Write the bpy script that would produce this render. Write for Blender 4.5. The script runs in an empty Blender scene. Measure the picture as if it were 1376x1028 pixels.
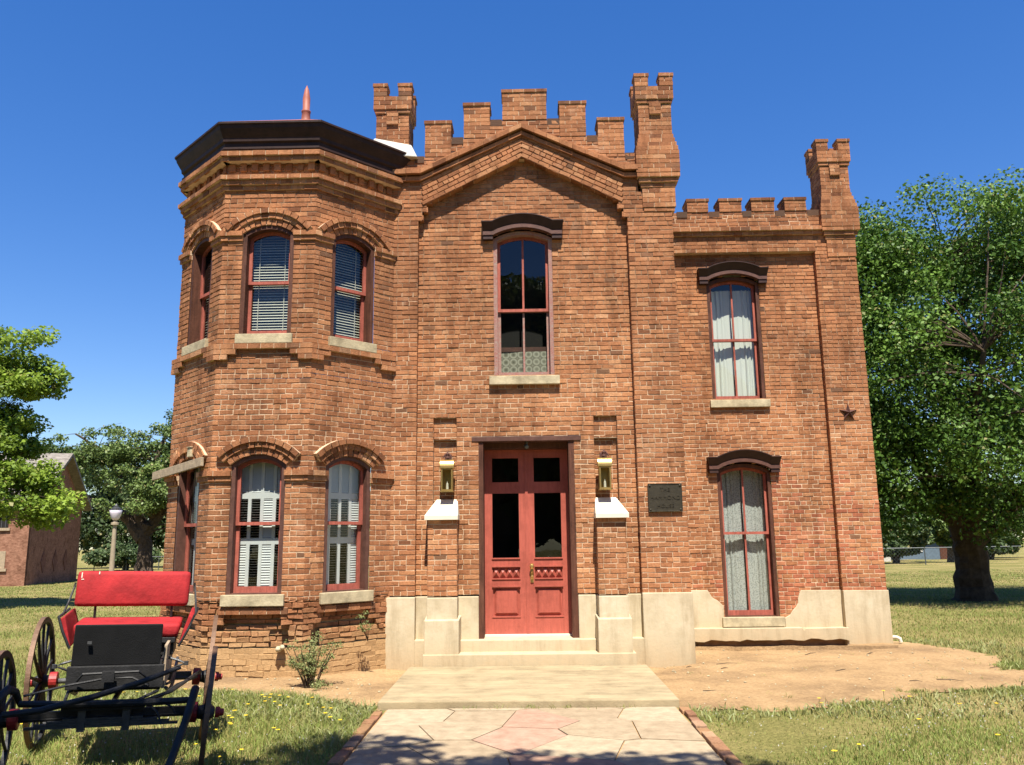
import bpy, math, random
import numpy as np
from mathutils import Vector, Matrix
random.seed(7); RNG = np.random.default_rng(7)
R = math.radians; PI = math.pi
S = bpy.context.scene

# ---------------------------------------------------------------- camera
cam_d = bpy.data.cameras.new('camera'); cam = bpy.data.objects.new('camera', cam_d)
S.collection.objects.link(cam); S.camera = cam
cam_d.sensor_width = 36; cam_d.lens = 36 * 1116 / 1376; cam_d.clip_start = .05; cam_d.clip_end = 2000
PITCH, ROLL, YAW = .1848, -.0124, -.0144
fwd = Vector((math.sin(YAW) * math.cos(PITCH), math.cos(YAW) * math.cos(PITCH), math.sin(PITCH)))
rt = Vector((math.cos(YAW), -math.sin(YAW), 0)); up = rt.cross(fwd)
r2 = rt * math.cos(ROLL) + up * math.sin(ROLL); u2 = up * math.cos(ROLL) - rt * math.sin(ROLL)
cam.matrix_world = Matrix(((r2.x, u2.x, -fwd.x, 0), (r2.y, u2.y, -fwd.y, 0), (r2.z, u2.z, -fwd.z, 1.7), (0, 0, 0, 1)))

# ---------------------------------------------------------------- sky, sun, exposure
SUN_EL, SUN_AZ = 62.5, 174.0        # azimuth clockwise from +Y: the sun stands behind the viewer, a little to the right
W = bpy.data.worlds.new('World'); S.world = W; W.use_nodes = True
nt = W.node_tree; nt.nodes.clear()
sky = nt.nodes.new('ShaderNodeTexSky'); sky.sky_type = 'NISHITA'; sky.sun_disc = False
sky.sun_elevation = R(SUN_EL); sky.sun_rotation = R(SUN_AZ); sky.altitude = 100; sky.air_density = 1.0; sky.dust_density = .25; sky.ozone_density = 3.5
hs = nt.nodes.new('ShaderNodeHueSaturation'); hs.inputs['Saturation'].default_value = 1.5; hs.inputs['Hue'].default_value = .516
gm = nt.nodes.new('ShaderNodeGamma'); gm.inputs[1].default_value = .78
bg = nt.nodes.new('ShaderNodeBackground'); bg.inputs[1].default_value = .11
wo = nt.nodes.new('ShaderNodeOutputWorld')
nt.links.new(sky.outputs[0], gm.inputs[0]); nt.links.new(gm.outputs[0], hs.inputs['Color']); nt.links.new(hs.outputs[0], bg.inputs[0]); nt.links.new(bg.outputs[0], wo.inputs[0])
sun_d = bpy.data.lights.new('sun', 'SUN'); sun_d.energy = 5.0; sun_d.angle = R(.53); sun_d.color = (1, .94, .84)
sun = bpy.data.objects.new('sun', sun_d); S.collection.objects.link(sun)
sd = Vector((math.sin(R(SUN_AZ)) * math.cos(R(SUN_EL)), math.cos(R(SUN_AZ)) * math.cos(R(SUN_EL)), math.sin(R(SUN_EL))))
sun.rotation_euler = (-sd).to_track_quat('-Z', 'Y').to_euler(); sun.location = (0, -5, 30)
S.view_settings.view_transform = 'Standard'; S.view_settings.look = 'None'; S.view_settings.exposure = 1.2; S.view_settings.gamma = 1
S.cycles.use_denoising = True; S.cycles.max_bounces = 8; S.cycles.transparent_max_bounces = 16
S.cycles.sample_clamp_indirect = 6

# ---------------------------------------------------------------- materials
def newmat(name):
    m = bpy.data.materials.new(name); m.use_nodes = True
    n = m.node_tree.nodes; return m, n, m.node_tree.links, n['Principled BSDF']
def nd(n, t, **kw):
    x = n.new(t)
    for k, v in kw.items():
        if k in x.inputs: x.inputs[k].default_value = v
        else: setattr(x, k, v)
    return x
def ramp(n, stops):
    r = n.new('ShaderNodeValToRGB'); e = r.color_ramp.elements
    while len(e) < len(stops): e.new(.5)
    for i, (p, c) in enumerate(stops): e[i].position = p; e[i].color = (*c, 1)
    return r
def mixc(n, l, fac, a, b, mode='MIX'):
    x = n.new('ShaderNodeMix'); x.data_type = 'RGBA'; x.blend_type = mode
    for s, v in ((0, fac), (6, a), (7, b)):
        if hasattr(v, 'links') or hasattr(v, 'is_linked'): l.new(v, x.inputs[s])
        else: x.inputs[s].default_value = v if s == 0 else (*v[:3], 1)
    return x.outputs[2]
def mat(name, col, rough=.7, var=.25, scale=6., bump=0., bscale=60., spec=.4, metal=0., col2=None, detail=6., stretch=None, grime=0.):
    """a plain surface: base colour broken up by two octaves of noise, and a fine bump"""
    m, n, l, b = newmat(name)
    tc = n.new('ShaderNodeTexCoord')
    no = nd(n, 'ShaderNodeTexNoise', Scale=scale, Detail=detail, Roughness=.65); src = tc.outputs['Object']
    if stretch: mp = nd(n, 'ShaderNodeMapping'); mp.inputs['Scale'].default_value = stretch; l.new(src, mp.inputs[0]); src = mp.outputs[0]
    l.new(src, no.inputs['Vector'])
    c2 = col2 or tuple(max(0, c * (1 - var)) for c in col); c1 = tuple(min(1, c * (1 + var * .5)) for c in col)
    rp = ramp(n, [(.3, c2), (.72, c1)]); l.new(no.outputs[0], rp.inputs[0]); cc = rp.outputs[0]
    if grime:                                        # blotches of dirt and fading at a larger scale
        g1 = nd(n, 'ShaderNodeTexNoise', Scale=2.3, Detail=9., Roughness=.72); l.new(tc.outputs['Object'], g1.inputs['Vector'])
        g2 = ramp(n, [(.32, (1 - grime, 1 - grime * 1.05, 1 - grime * 1.1)), (.52, (1, 1, 1)), (.72, (1 + grime * .3, 1 + grime * .35, 1 + grime * .4))]); l.new(g1.outputs[0], g2.inputs[0]); cc = mixc(n, l, 1., cc, g2.outputs[0], 'MULTIPLY')
    l.new(cc, b.inputs['Base Color'])
    b.inputs['Roughness'].default_value = rough; b.inputs['Specular IOR Level'].default_value = spec; b.inputs['Metallic'].default_value = metal
    if bump:
        n2 = nd(n, 'ShaderNodeTexNoise', Scale=bscale, Detail=5.); l.new(tc.outputs['Object'], n2.inputs['Vector'])
        bp = nd(n, 'ShaderNodeBump', Strength=bump, Distance=.01); l.new(n2.outputs[0], bp.inputs['Height']); l.new(bp.outputs[0], b.inputs['Normal'])
    return m
def brick_mat(name, stops, sandcol=(.40, .25, .12)):
    """bricks: one random tone per brick (face attribute bc.r), soot (bc.g), mud wash at the foot (bc.b), grain and wear"""
    m, n, l, b = newmat(name)
    at = n.new('ShaderNodeAttribute'); at.attribute_name = 'bc'
    sp = n.new('ShaderNodeSeparateColor'); l.new(at.outputs['Color'], sp.inputs[0])
    rp = ramp(n, stops); l.new(sp.outputs[0], rp.inputs[0])
    tc = n.new('ShaderNodeTexCoord')
    big = nd(n, 'ShaderNodeTexNoise', Scale=.9, Detail=5., Roughness=.6); l.new(tc.outputs['Object'], big.inputs['Vector'])
    rb = ramp(n, [(.38, (.72, .70, .68)), (.62, (1.12, 1.08, 1.02))]); l.new(big.outputs[0], rb.inputs[0])
    c = mixc(n, l, .75, rp.outputs[0], rb.outputs[0], 'MULTIPLY')
    gr = nd(n, 'ShaderNodeTexNoise', Scale=38., Detail=6., Roughness=.7); l.new(tc.outputs['Object'], gr.inputs['Vector'])
    rg = ramp(n, [(.3, (.62, .6, .58)), (.7, (1.25, 1.22, 1.18))]); l.new(gr.outputs[0], rg.inputs[0])
    c = mixc(n, l, .8, c, rg.outputs[0], 'MULTIPLY')
    # lime bloom in ragged patches
    bl = nd(n, 'ShaderNodeTexNoise', Scale=3.1, Detail=8., Roughness=.75); l.new(tc.outputs['Object'], bl.inputs['Vector'])
    rl = ramp(n, [(.56, (0, 0, 0)), (.78, (.6, .6, .6))]); l.new(bl.outputs[0], rl.inputs[0])
    c = mixc(n, l, rl.outputs[0], c, (.47, .31, .2))
    mp = nd(n, 'ShaderNodeMapping'); mp.inputs['Scale'].default_value = (4.5, 4.5, .45); l.new(tc.outputs['Object'], mp.inputs[0])   # rain streaks
    sk = nd(n, 'ShaderNodeTexNoise', Scale=1., Detail=7., Roughness=.7); l.new(mp.outputs[0], sk.inputs['Vector'])
    rk = ramp(n, [(.34, (.58, .54, .5)), (.5, (1, 1, 1)), (.7, (1.1, 1.09, 1.06))]); l.new(sk.outputs[0], rk.inputs[0])
    c = mixc(n, l, .85, c, rk.outputs[0], 'MULTIPLY')
    c = mixc(n, l, sp.outputs[1], c, (.075, .045, .03))
    c = mixc(n, l, sp.outputs[2], c, mixc(n, l, .6, sandcol, rg.outputs[0], 'MULTIPLY'))
    l.new(c, b.inputs['Base Color']); b.inputs['Roughness'].default_value = .93; b.inputs['Specular IOR Level'].default_value = .15
    n2 = nd(n, 'ShaderNodeTexNoise', Scale=70., Detail=5.); l.new(tc.outputs['Object'], n2.inputs['Vector'])
    bp = nd(n, 'ShaderNodeBump', Strength=.7, Distance=.008); l.new(n2.outputs[0], bp.inputs['Height']); l.new(bp.outputs[0], b.inputs['Normal'])
    return m
BR = [(0, (.165, .07, .036)), (.2, (.25, .108, .052)), (.5, (.335, .15, .073)), (.8, (.40, .20, .10)), (1, (.46, .255, .14))]
M = {}
M['brick'] = brick_mat('weathered_brick', BR)
M['brick_red'] = brick_mat('red_brick', [(0, (.19, .065, .04)), (.3, (.30, .105, .058)), (.6, (.36, .14, .075)), (.85, (.42, .19, .105)), (1, (.46, .27, .175))])
M['brick_old'] = brick_mat('old_pale_brick', [(0, (.17, .08, .05)), (.4, (.25, .12, .075)), (.75, (.31, .18, .12)), (1, (.37, .27, .2))])
M['mortar'] = mat('lime_mortar', (.54, .39, .255), .95, .4, 5., .6, 90., .1)
M['mortar_dark'] = mat('shade_dark_mortar', (.30, .19, .115), .95, .4, 5., .6, 90., .1)  # shade under the upper bricks put into the joint colour
M['mortar_mud'] = mat('mud_mortar', (.37, .235, .115), .95, .35, 5., .8, 60., .1)
def cement_mat():
    m, n, l, b = newmat('cement_render')
    tc = n.new('ShaderNodeTexCoord'); ge = n.new('ShaderNodeNewGeometry'); sp = n.new('ShaderNodeSeparateXYZ'); l.new(ge.outputs['Position'], sp.inputs[0])
    no = nd(n, 'ShaderNodeTexNoise', Scale=4., Detail=7., Roughness=.65); l.new(tc.outputs['Object'], no.inputs['Vector'])
    rp = ramp(n, [(.3, (.39, .32, .205)), (.55, (.48, .405, .275)), (.75, (.53, .46, .33))]); l.new(no.outputs[0], rp.inputs[0])
    ad = nd(n, 'ShaderNodeMath', operation='MULTIPLY_ADD'); l.new(no.outputs[0], ad.inputs[0]); ad.inputs[1].default_value = -1.1; l.new(sp.outputs[2], ad.inputs[2])
    mr = nd(n, 'ShaderNodeMapRange'); l.new(ad.outputs[0], mr.inputs[0]); mr.inputs[1].default_value = -.55; mr.inputs[2].default_value = -.1; mr.inputs[3].default_value = .55; mr.inputs[4].default_value = 0
    c = mixc(n, l, mr.outputs[0], rp.outputs[0], (.36, .245, .125))          # rain-splashed sand stain at the foot
    st = nd(n, 'ShaderNodeTexNoise', Scale=22., Detail=6., Roughness=.7); l.new(tc.outputs['Object'], st.inputs['Vector'])
    rs = ramp(n, [(.62, (0, 0, 0)), (.76, (.6, .6, .6))]); l.new(st.outputs[0], rs.inputs[0])
    mp = nd(n, 'ShaderNodeMapping'); mp.inputs['Scale'].default_value = (6, 6, .8); l.new(tc.outputs['Object'], mp.inputs[0])
    sk = nd(n, 'ShaderNodeTexNoise', Scale=1., Detail=8., Roughness=.7); l.new(mp.outputs[0], sk.inputs['Vector'])
    rk = ramp(n, [(.32, (.66, .62, .56)), (.5, (1, 1, 1)), (.7, (1.08, 1.07, 1.05))]); l.new(sk.outputs[0], rk.inputs[0]); c = mixc(n, l, .6, c, rk.outputs[0], 'MULTIPLY')
    c = mixc(n, l, rs.outputs[0], c, (.33, .25, .16)); l.new(c, b.inputs['Base Color'])
    b.inputs['Roughness'].default_value = .9; b.inputs['Specular IOR Level'].default_value = .2
    bp = nd(n, 'ShaderNodeBump', Strength=.35, Distance=.01); l.new(st.outputs[0], bp.inputs['Height']); l.new(bp.outputs[0], b.inputs['Normal'])
    return m
M['cement'] = cement_mat()
M['slab'] = mat('worn_concrete', (.33, .262, .155), .9, .26, 3.5, .4, 60., .2, stretch=(.6, 2.4, 1), grime=.3, detail=10.)
M['stone'] = mat('sandstone_sill', (.44, .37, .235), .85, .35, 7., .4, 50., .2, grime=.35)
M['cap'] = mat('cream_painted_stone', (.62, .57, .45), .6, .1, 8., .1, 60., .3)
M['maroon'] = mat('maroon_paint', (.10, .04, .024), .6, .5, 9., .3, 40., .2, stretch=(3, 3, .3), grime=.4)
M['brownpaint'] = mat('brown_paint', (.10, .045, .032), .55, .4, 9., .2, 40., .3)
M['hoodpaint'] = mat('dark_brown_metal', (.042, .020, .016), .55, .35, 9., .15, 40., .25)
M['sash'] = mat('faded_red_paint', (.35, .098, .068), .65, .35, 14., .25, 50., .2, stretch=(2, 2, .4), grime=.3)
M['peeling'] = mat('peeling_red_paint', (.24, .085, .068), .8, .3, 26., .4, 50., .15, col2=(.27, .205, .17))
M['doorred'] = mat('brick_red_door_paint', (.37, .088, .06), .5, .2, 11., .15, 60., .3, stretch=(3, 3, .4), grime=.3)
M['cornice'] = mat('dark_cornice_paint', (.032, .0155, .012), .6, .45, 8., .2, 40., .2)
M['roofred'] = mat('red_roof_metal', (.30, .095, .06), .6, .3, 5., .1, 40.)
M['dark'] = mat('unlit_interior_black', (.012, .010, .009), .95, .1)  # near-black colour stands in for the darkness of unlit openings
M['white'] = mat('white_shutter_paint', (.66, .65, .64), .55, .06, 8.)
M['slat'] = mat('cream_blind_slat', (.60, .57, .47), .5, .1, 8.)
M['flash'] = mat('white_flashing', (.44, .425, .37), .6, .2, 12., .3)
M['black'] = mat('black_carriage_paint', (.016, .0155, .015), .6, .7, 9., .3, 70., .4)
M['blackleather'] = mat('black_leatherette', (.008, .008, .008), .75, .5, 7., .3, 160., .3)
M['vinyl'] = mat('red_vinyl', (.33, .02, .022), .75, .3, 6., .35, 40., .2, grime=.25)
M['hubred'] = mat('red_hub_paint', (.30, .02, .018), .5, .35, 20., .15, 60.)
M['tyre'] = mat('rusty_iron_tyre', (.15, .085, .05), .6, .4, 14., .3, 80., .4, .3)
M['iron'] = mat('grey_iron', (.085, .085, .085), .5, .4, 14., .3, 80., .5, .5)
M['rust'] = mat('rusty_iron', (.075, .027, .018), .75, .5, 16., .4, 80.)
M['brass'] = mat('polished_brass', (.62, .42, .15), .32, .2, 10., 0, 60., .5, .85)
M['bronze'] = mat('bronze_plaque', (.05, .042, .027), .5, .35, 18., .3, 90., .5, .5)
M['planksilver'] = mat('weathered_plank', (.34, .26, .17), .85, .35, 14., .4, 60.)
M['bark'] = mat('tree_bark', (.085, .062, .044), .95, .5, 6., 1., 24., .1)
M['barkpale'] = mat('pale_bark', (.20, .165, .125), .95, .5, 6., 1., 24., .1)
M['lamppost'] = mat('lamp_post_paint', (.30, .24, .16), .7, .2, 6.)
M['brownbrick'] = mat('dark_diamond_brick', (.20, .095, .065), .95, .4, 7., .6, 24., .1, grime=.4)
M['old_wall'] = mat('mottled_old_brick', (.30, .16, .105), .95, .3, 7., .8, 24., .1, col2=(.15, .065, .04), detail=14., stretch=(1, 1, 2.2), grime=.5)
M['globe'] = mat('frosted_globe', (.62, .56, .62), .35, .08, 4.)
M['shingle'] = mat('grey_shingles', (.21, .185, .155), .9, .5, 5., .5, 20., grime=.4)
M['galv'] = mat('galvanised_wire', (.11, .12, .12), .5, .2, 6., 0, 50, .5, .6)
M['bluewall'] = mat('blue_grey_siding', (.10, .14, .18), .8, .2, 3.)
M['shedwhite'] = mat('pale_shed_paint', (.45, .43, .38), .8, .2, 3.)
def glass_mat():
    m, n, l, b = newmat('window_glass'); n.remove(b)
    tr = nd(n, 'ShaderNodeBsdfTransparent'); tr.inputs[0].default_value = (.78, .82, .80, 1)
    gl = nd(n, 'ShaderNodeBsdfGlossy', Roughness=.015); gl.inputs[0].default_value = (.95, .97, 1, 1)
    tc = n.new('ShaderNodeTexCoord'); no = nd(n, 'ShaderNodeTexNoise', Scale=2.6, Detail=1.); l.new(tc.outputs['Object'], no.inputs['Vector'])
    bp = nd(n, 'ShaderNodeBump', Strength=.06, Distance=.05); l.new(no.outputs[0], bp.inputs['Height']); l.new(bp.outputs[0], gl.inputs['Normal'])
    ge = n.new('ShaderNodeNewGeometry'); dt = nd(n, 'ShaderNodeVectorMath', operation='DOT_PRODUCT'); l.new(ge.outputs['Normal'], dt.inputs[0]); l.new(ge.outputs['Incoming'], dt.inputs[1])
    def mth(op, a, b):
        x = nd(n, 'ShaderNodeMath', operation=op)
        for i, v in enumerate((a, b)):
            if hasattr(v, 'links'): l.new(v, x.inputs[i])
            elif v is not None: x.inputs[i].default_value = v
        return x.outputs[0]
    ab = mth('ABSOLUTE', dt.outputs['Value'], None); sc = mth('MULTIPLY_ADD', mth('POWER', mth('SUBTRACT', 1., ab), 5.), .95); sc.node.inputs[2].default_value = .045
    mx = n.new('ShaderNodeMixShader'); l.new(sc, mx.inputs[0]); l.new(tr.outputs[0], mx.inputs[1]); l.new(gl.outputs[0], mx.inputs[2]); l.new(mx.outputs[0], n['Material Output'].inputs[0])
    return m
M['glass'] = glass_mat()
def cloth_mat(name, c, lace=None):
    m, n, l, b = newmat(name)
    tc = n.new('ShaderNodeTexCoord')
    if lace == 'rings':
        mp = nd(n, 'ShaderNodeMapping'); mp.inputs['Scale'].default_value = (9, 9, 9); l.new(tc.outputs['Object'], mp.inputs[0])
        v = nd(n, 'ShaderNodeTexVoronoi', Scale=1., Randomness=0.); l.new(mp.outputs[0], v.inputs['Vector'])
        rp = ramp(n, [(0, (.10, .095, .07)), (.25, (.22, .21, .16)), (.4, (.40, .38, .30)), (.55, (.17, .16, .12)), (.8, (.36, .34, .27))]); l.new(v.outputs['Distance'], rp.inputs[0])
        l.new(rp.outputs[0], b.inputs['Base Color'])
    elif lace == 'net':
        v = nd(n, 'ShaderNodeTexVoronoi', Scale=45.); l.new(tc.outputs['Object'], v.inputs['Vector'])
        rp = ramp(n, [(.2, tuple(x * .55 for x in c)), (.6, c)]); l.new(v.outputs['Distance'], rp.inputs[0]); l.new(rp.outputs[0], b.inputs['Base Color'])
    else: b.inputs['Base Color'].default_value = (*c, 1)
    b.inputs['Roughness'].default_value = .95; b.inputs['Specular IOR Level'].default_value = .05
    return m
M['curtain'] = cloth_mat('white_curtain', (.66, .66, .60)); M['lacecurtain'] = cloth_mat('grey_lace_curtain', (.50, .50, .47), 'net'); M['halflace'] = cloth_mat('patterned_lace', (.5, .5, .4), 'rings')
def leaf_mat(name, dark, light, rough=.42, trans=.25):
    m, n, l, b = newmat(name)
    at = n.new('ShaderNodeAttribute'); at.attribute_name = 'bc'; sp = n.new('ShaderNodeSeparateColor'); l.new(at.outputs['Color'], sp.inputs[0])
    rp = ramp(n, [(0, dark), (1, light)]); l.new(sp.outputs[0], rp.inputs[0]); c = rp.outputs[0]
    c = mixc(n, l, sp.outputs[1], c, (.36, .27, .12))
    l.new(c, b.inputs['Base Color']); b.inputs['Roughness'].default_value = rough; b.inputs['Specular IOR Level'].default_value = .28
    tl = n.new('ShaderNodeBsdfTranslucent'); l.new(c, tl.inputs[0]); mx = n.new('ShaderNodeMixShader'); mx.inputs[0].default_value = trans
    l.new(b.outputs[0], mx.inputs[1]); l.new(tl.outputs[0], mx.inputs[2]); l.new(mx.outputs[0], n['Material Output'].inputs[0])
    return m
M['leaf_big'] = leaf_mat('glossy_dark_leaf', (.036, .085, .010), (.125, .22, .030), .55, .25)
M['leaf_young'] = leaf_mat('yellow_green_leaf', (.10, .165, .016), (.28, .385, .05), .5, .38)
M['leaf_oak'] = leaf_mat('oak_leaf', (.055, .095, .022), (.155, .215, .055), .5, .2)
M['leaf_far'] = leaf_mat('far_tree_leaf', (.035, .06, .02), (.085, .125, .04), .55, .2)
M['leaf_cedar'] = leaf_mat('cedar_foliage', (.035, .045, .016), (.09, .085, .035), .6, .1)
M['leaf_bush'] = leaf_mat('sagey_bush_leaf', (.15, .18, .06), (.30, .33, .13), .6, .3)
M['grassblade'] = leaf_mat('grass_blade', (.11, .16, .028), (.28, .345, .08), .6, .3)
M['petal'] = mat('yellow_petal', (.75, .52, .02), .6, .1)

# ---------------------------------------------------------------- mesh builder
class MB:
    def __init__(s): s.v = []; s.f = []; s.m = []; s.c = []
    def add(s, vs, fs, m=0, c=(.5, 0, 0)):
        o = len(s.v); s.v += [tuple(p) for p in vs]
        for f in fs: s.f.append(tuple(i + o for i in f)); s.m.append(m); s.c.append(c)
    def hexa(s, p, m=0, c=(.5, 0, 0), open_back=False):
        """p: 8 points, 0-3 back loop, 4-7 front loop, same order"""
        fs = [(4, 5, 6, 7), (0, 1, 5, 4), (1, 2, 6, 5), (2, 3, 7, 6), (3, 0, 4, 7)]
        if not open_back: fs.append((3, 2, 1, 0))
        s.add(p, fs, m, c)
    def box(s, x0, x1, y0, y1, z0, z1, m=0, c=(.5, 0, 0)):
        s.hexa([(x0, y1, z0), (x1, y1, z0), (x1, y1, z1), (x0, y1, z1), (x0, y0, z0), (x1, y0, z0), (x1, y0, z1), (x0, y0, z1)], m, c)
    def obox(s, O, U, V, N, u0, u1, v0, v1, n0, n1, m=0, c=(.5, 0, 0)):
        P = lambda u, v, n: O + U * u + V * v + N * n
        s.hexa([P(u0, v0, n0), P(u1, v0, n0), P(u1, v1, n0), P(u0, v1, n0), P(u0, v0, n1), P(u1, v0, n1), P(u1, v1, n1), P(u0, v1, n1)], m, c)
    def tube(s, pts, rads, seg=8, m=0, c=(.5, 0, 0), cap=True, jit=0.):
        pts = [Vector(p) for p in pts]; n = len(pts)
        if not hasattr(rads, '__len__'): rads = [rads] * n
        o = len(s.v); ref = Vector((0, 0, 1))
        for i, p in enumerate(pts):
            t = (pts[min(i + 1, n - 1)] - pts[max(i - 1, 0)]).normalized()
            if abs(t.dot(ref)) > .95: ref = Vector((1, 0, 0)) if abs(t.x) < .9 else Vector((0, 1, 0))
            a = t.cross(ref).normalized(); b = t.cross(a)
            for k in range(seg):
                q = 2 * PI * k / seg; rr = rads[i] * (1 + (random.uniform(-jit, jit) if jit else 0))
                s.v.append(tuple(p + a * (math.cos(q) * rr) + b * (math.sin(q) * rr)))
        for i in range(n - 1):
            for k in range(seg):
                s.f.append((o + i * seg + k, o + i * seg + (k + 1) % seg, o + (i + 1) * seg + (k + 1) % seg, o + (i + 1) * seg + k)); s.m.append(m); s.c.append(c)
        if cap:
            s.f.append(tuple(o + k for k in range(seg))[::-1]); s.m.append(m); s.c.append(c)
            s.f.append(tuple(o + (n - 1) * seg + k for k in range(seg))); s.m.append(m); s.c.append(c)
    def lathe(s, O, A, prof, seg=16, m=0, c=(.5, 0, 0)):
        """prof: (distance along axis A, radius)"""
        A = Vector(A).normalized(); O = Vector(O); s.tube([O + A * d for d, _ in prof], [max(r, 1e-4) for _, r in prof], seg, m, c)
    def ring(s, O, U, V, N, outer, inner, n0, n1, m=0, c=(.5, 0, 0), closed=False):
        """band between two outlines (lists of (u, v)), extruded along N"""
        k = len(outer); P = lambda q, n: O + U * q[0] + V * q[1] + N * n
        for i in range(k if closed else k - 1):
            j = (i + 1) % k
            s.hexa([P(outer[i], n0), P(outer[j], n0), P(inner[j], n0), P(inner[i], n0), P(outer[i], n1), P(outer[j], n1), P(inner[j], n1), P(inner[i], n1)], m, c)
    def prism(s, O, U, V, N, poly, n0, n1, m=0, c=(.5, 0, 0)):
        k = len(poly); P = lambda q, n: O + U * q[0] + V * q[1] + N * n
        s.add([P(q, n1) for q in poly] + [P(q, n0) for q in poly], [tuple(range(k)), tuple(range(2 * k - 1, k - 1, -1))] + [(i, k + i, k + (i + 1) % k, (i + 1) % k) for i in range(k)], m, c)
    def build(s, name, mats, parent=None, org=(0, 0, 0), smooth=False, bevel=0.):
        me = bpy.data.meshes.new(name)
        me.from_pydata([(x - org[0], y - org[1], z - org[2]) for x, y, z in s.v], [], s.f)
        for q in (mats if isinstance(mats, (list, tuple)) else [mats]): me.materials.append(M[q] if isinstance(q, str) else q)
        me.polygons.foreach_set('material_index', s.m)
        at = me.attributes.new('bc', 'FLOAT_COLOR', 'FACE'); at.data.foreach_set('color', np.array([(*c, 1) for c in s.c], 'f').ravel())
        if bevel:
            import bmesh
            bm = bmesh.new(); bm.from_mesh(me); bmesh.ops.recalc_face_normals(bm, faces=bm.faces)
            bmesh.ops.bevel(bm, geom=[e for e in bm.edges if len(e.link_faces) == 2 and e.calc_face_angle(0) > .5], offset=bevel, segments=2, profile=.6, affect='EDGES', clamp_overlap=True)
            bm.to_mesh(me); bm.free()
        if smooth: me.polygons.foreach_set('use_smooth', [True] * len(me.polygons))
        me.update(); o = bpy.data.objects.new(name, me); S.collection.objects.link(o)
        if parent: o.parent = parent
        return o
def tag(o, label=None, cat=None, group=None, kind=None):
    if label: o['label'] = label
    if cat: o['category'] = cat
    if group: o['group'] = group
    if kind: o['kind'] = kind
    return o
def thing(name, loc, label, cat, group=None, rot=(0, 0, 0)):
    o = bpy.data.objects.new(name, None); S.collection.objects.link(o); o.location = loc; o.rotation_euler = rot; o.empty_display_size = .2
    return tag(o, label, cat, group)
def soup(name, V, F, colr, mats, parent=None):
    """big leaf / grass mesh from numpy arrays; F is (n, 4) quads, colr per face (n, 3)"""
    me = bpy.data.meshes.new(name); nf = len(F); k = F.shape[1]
    me.vertices.add(len(V)); me.vertices.foreach_set('co', V.astype('f').ravel())
    me.loops.add(nf * k); me.loops.foreach_set('vertex_index', F.astype('i').ravel())
    me.polygons.add(nf); me.polygons.foreach_set('loop_start', np.arange(0, nf * k, k, dtype='i'))
    me.update(calc_edges=True); me.materials.append(M[mats])
    at = me.attributes.new('bc', 'FLOAT_COLOR', 'FACE'); at.data.foreach_set('color', np.c_[colr, np.ones(nf)].astype('f').ravel())
    o = bpy.data.objects.new(name, me); S.collection.objects.link(o)
    if parent: o.parent = parent
    return o
X, Y_, Z = Vector((1, 0, 0)), Vector((0, 1, 0)), Vector((0, 0, 1)); FRONT = Vector((0, -1, 0))

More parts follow.
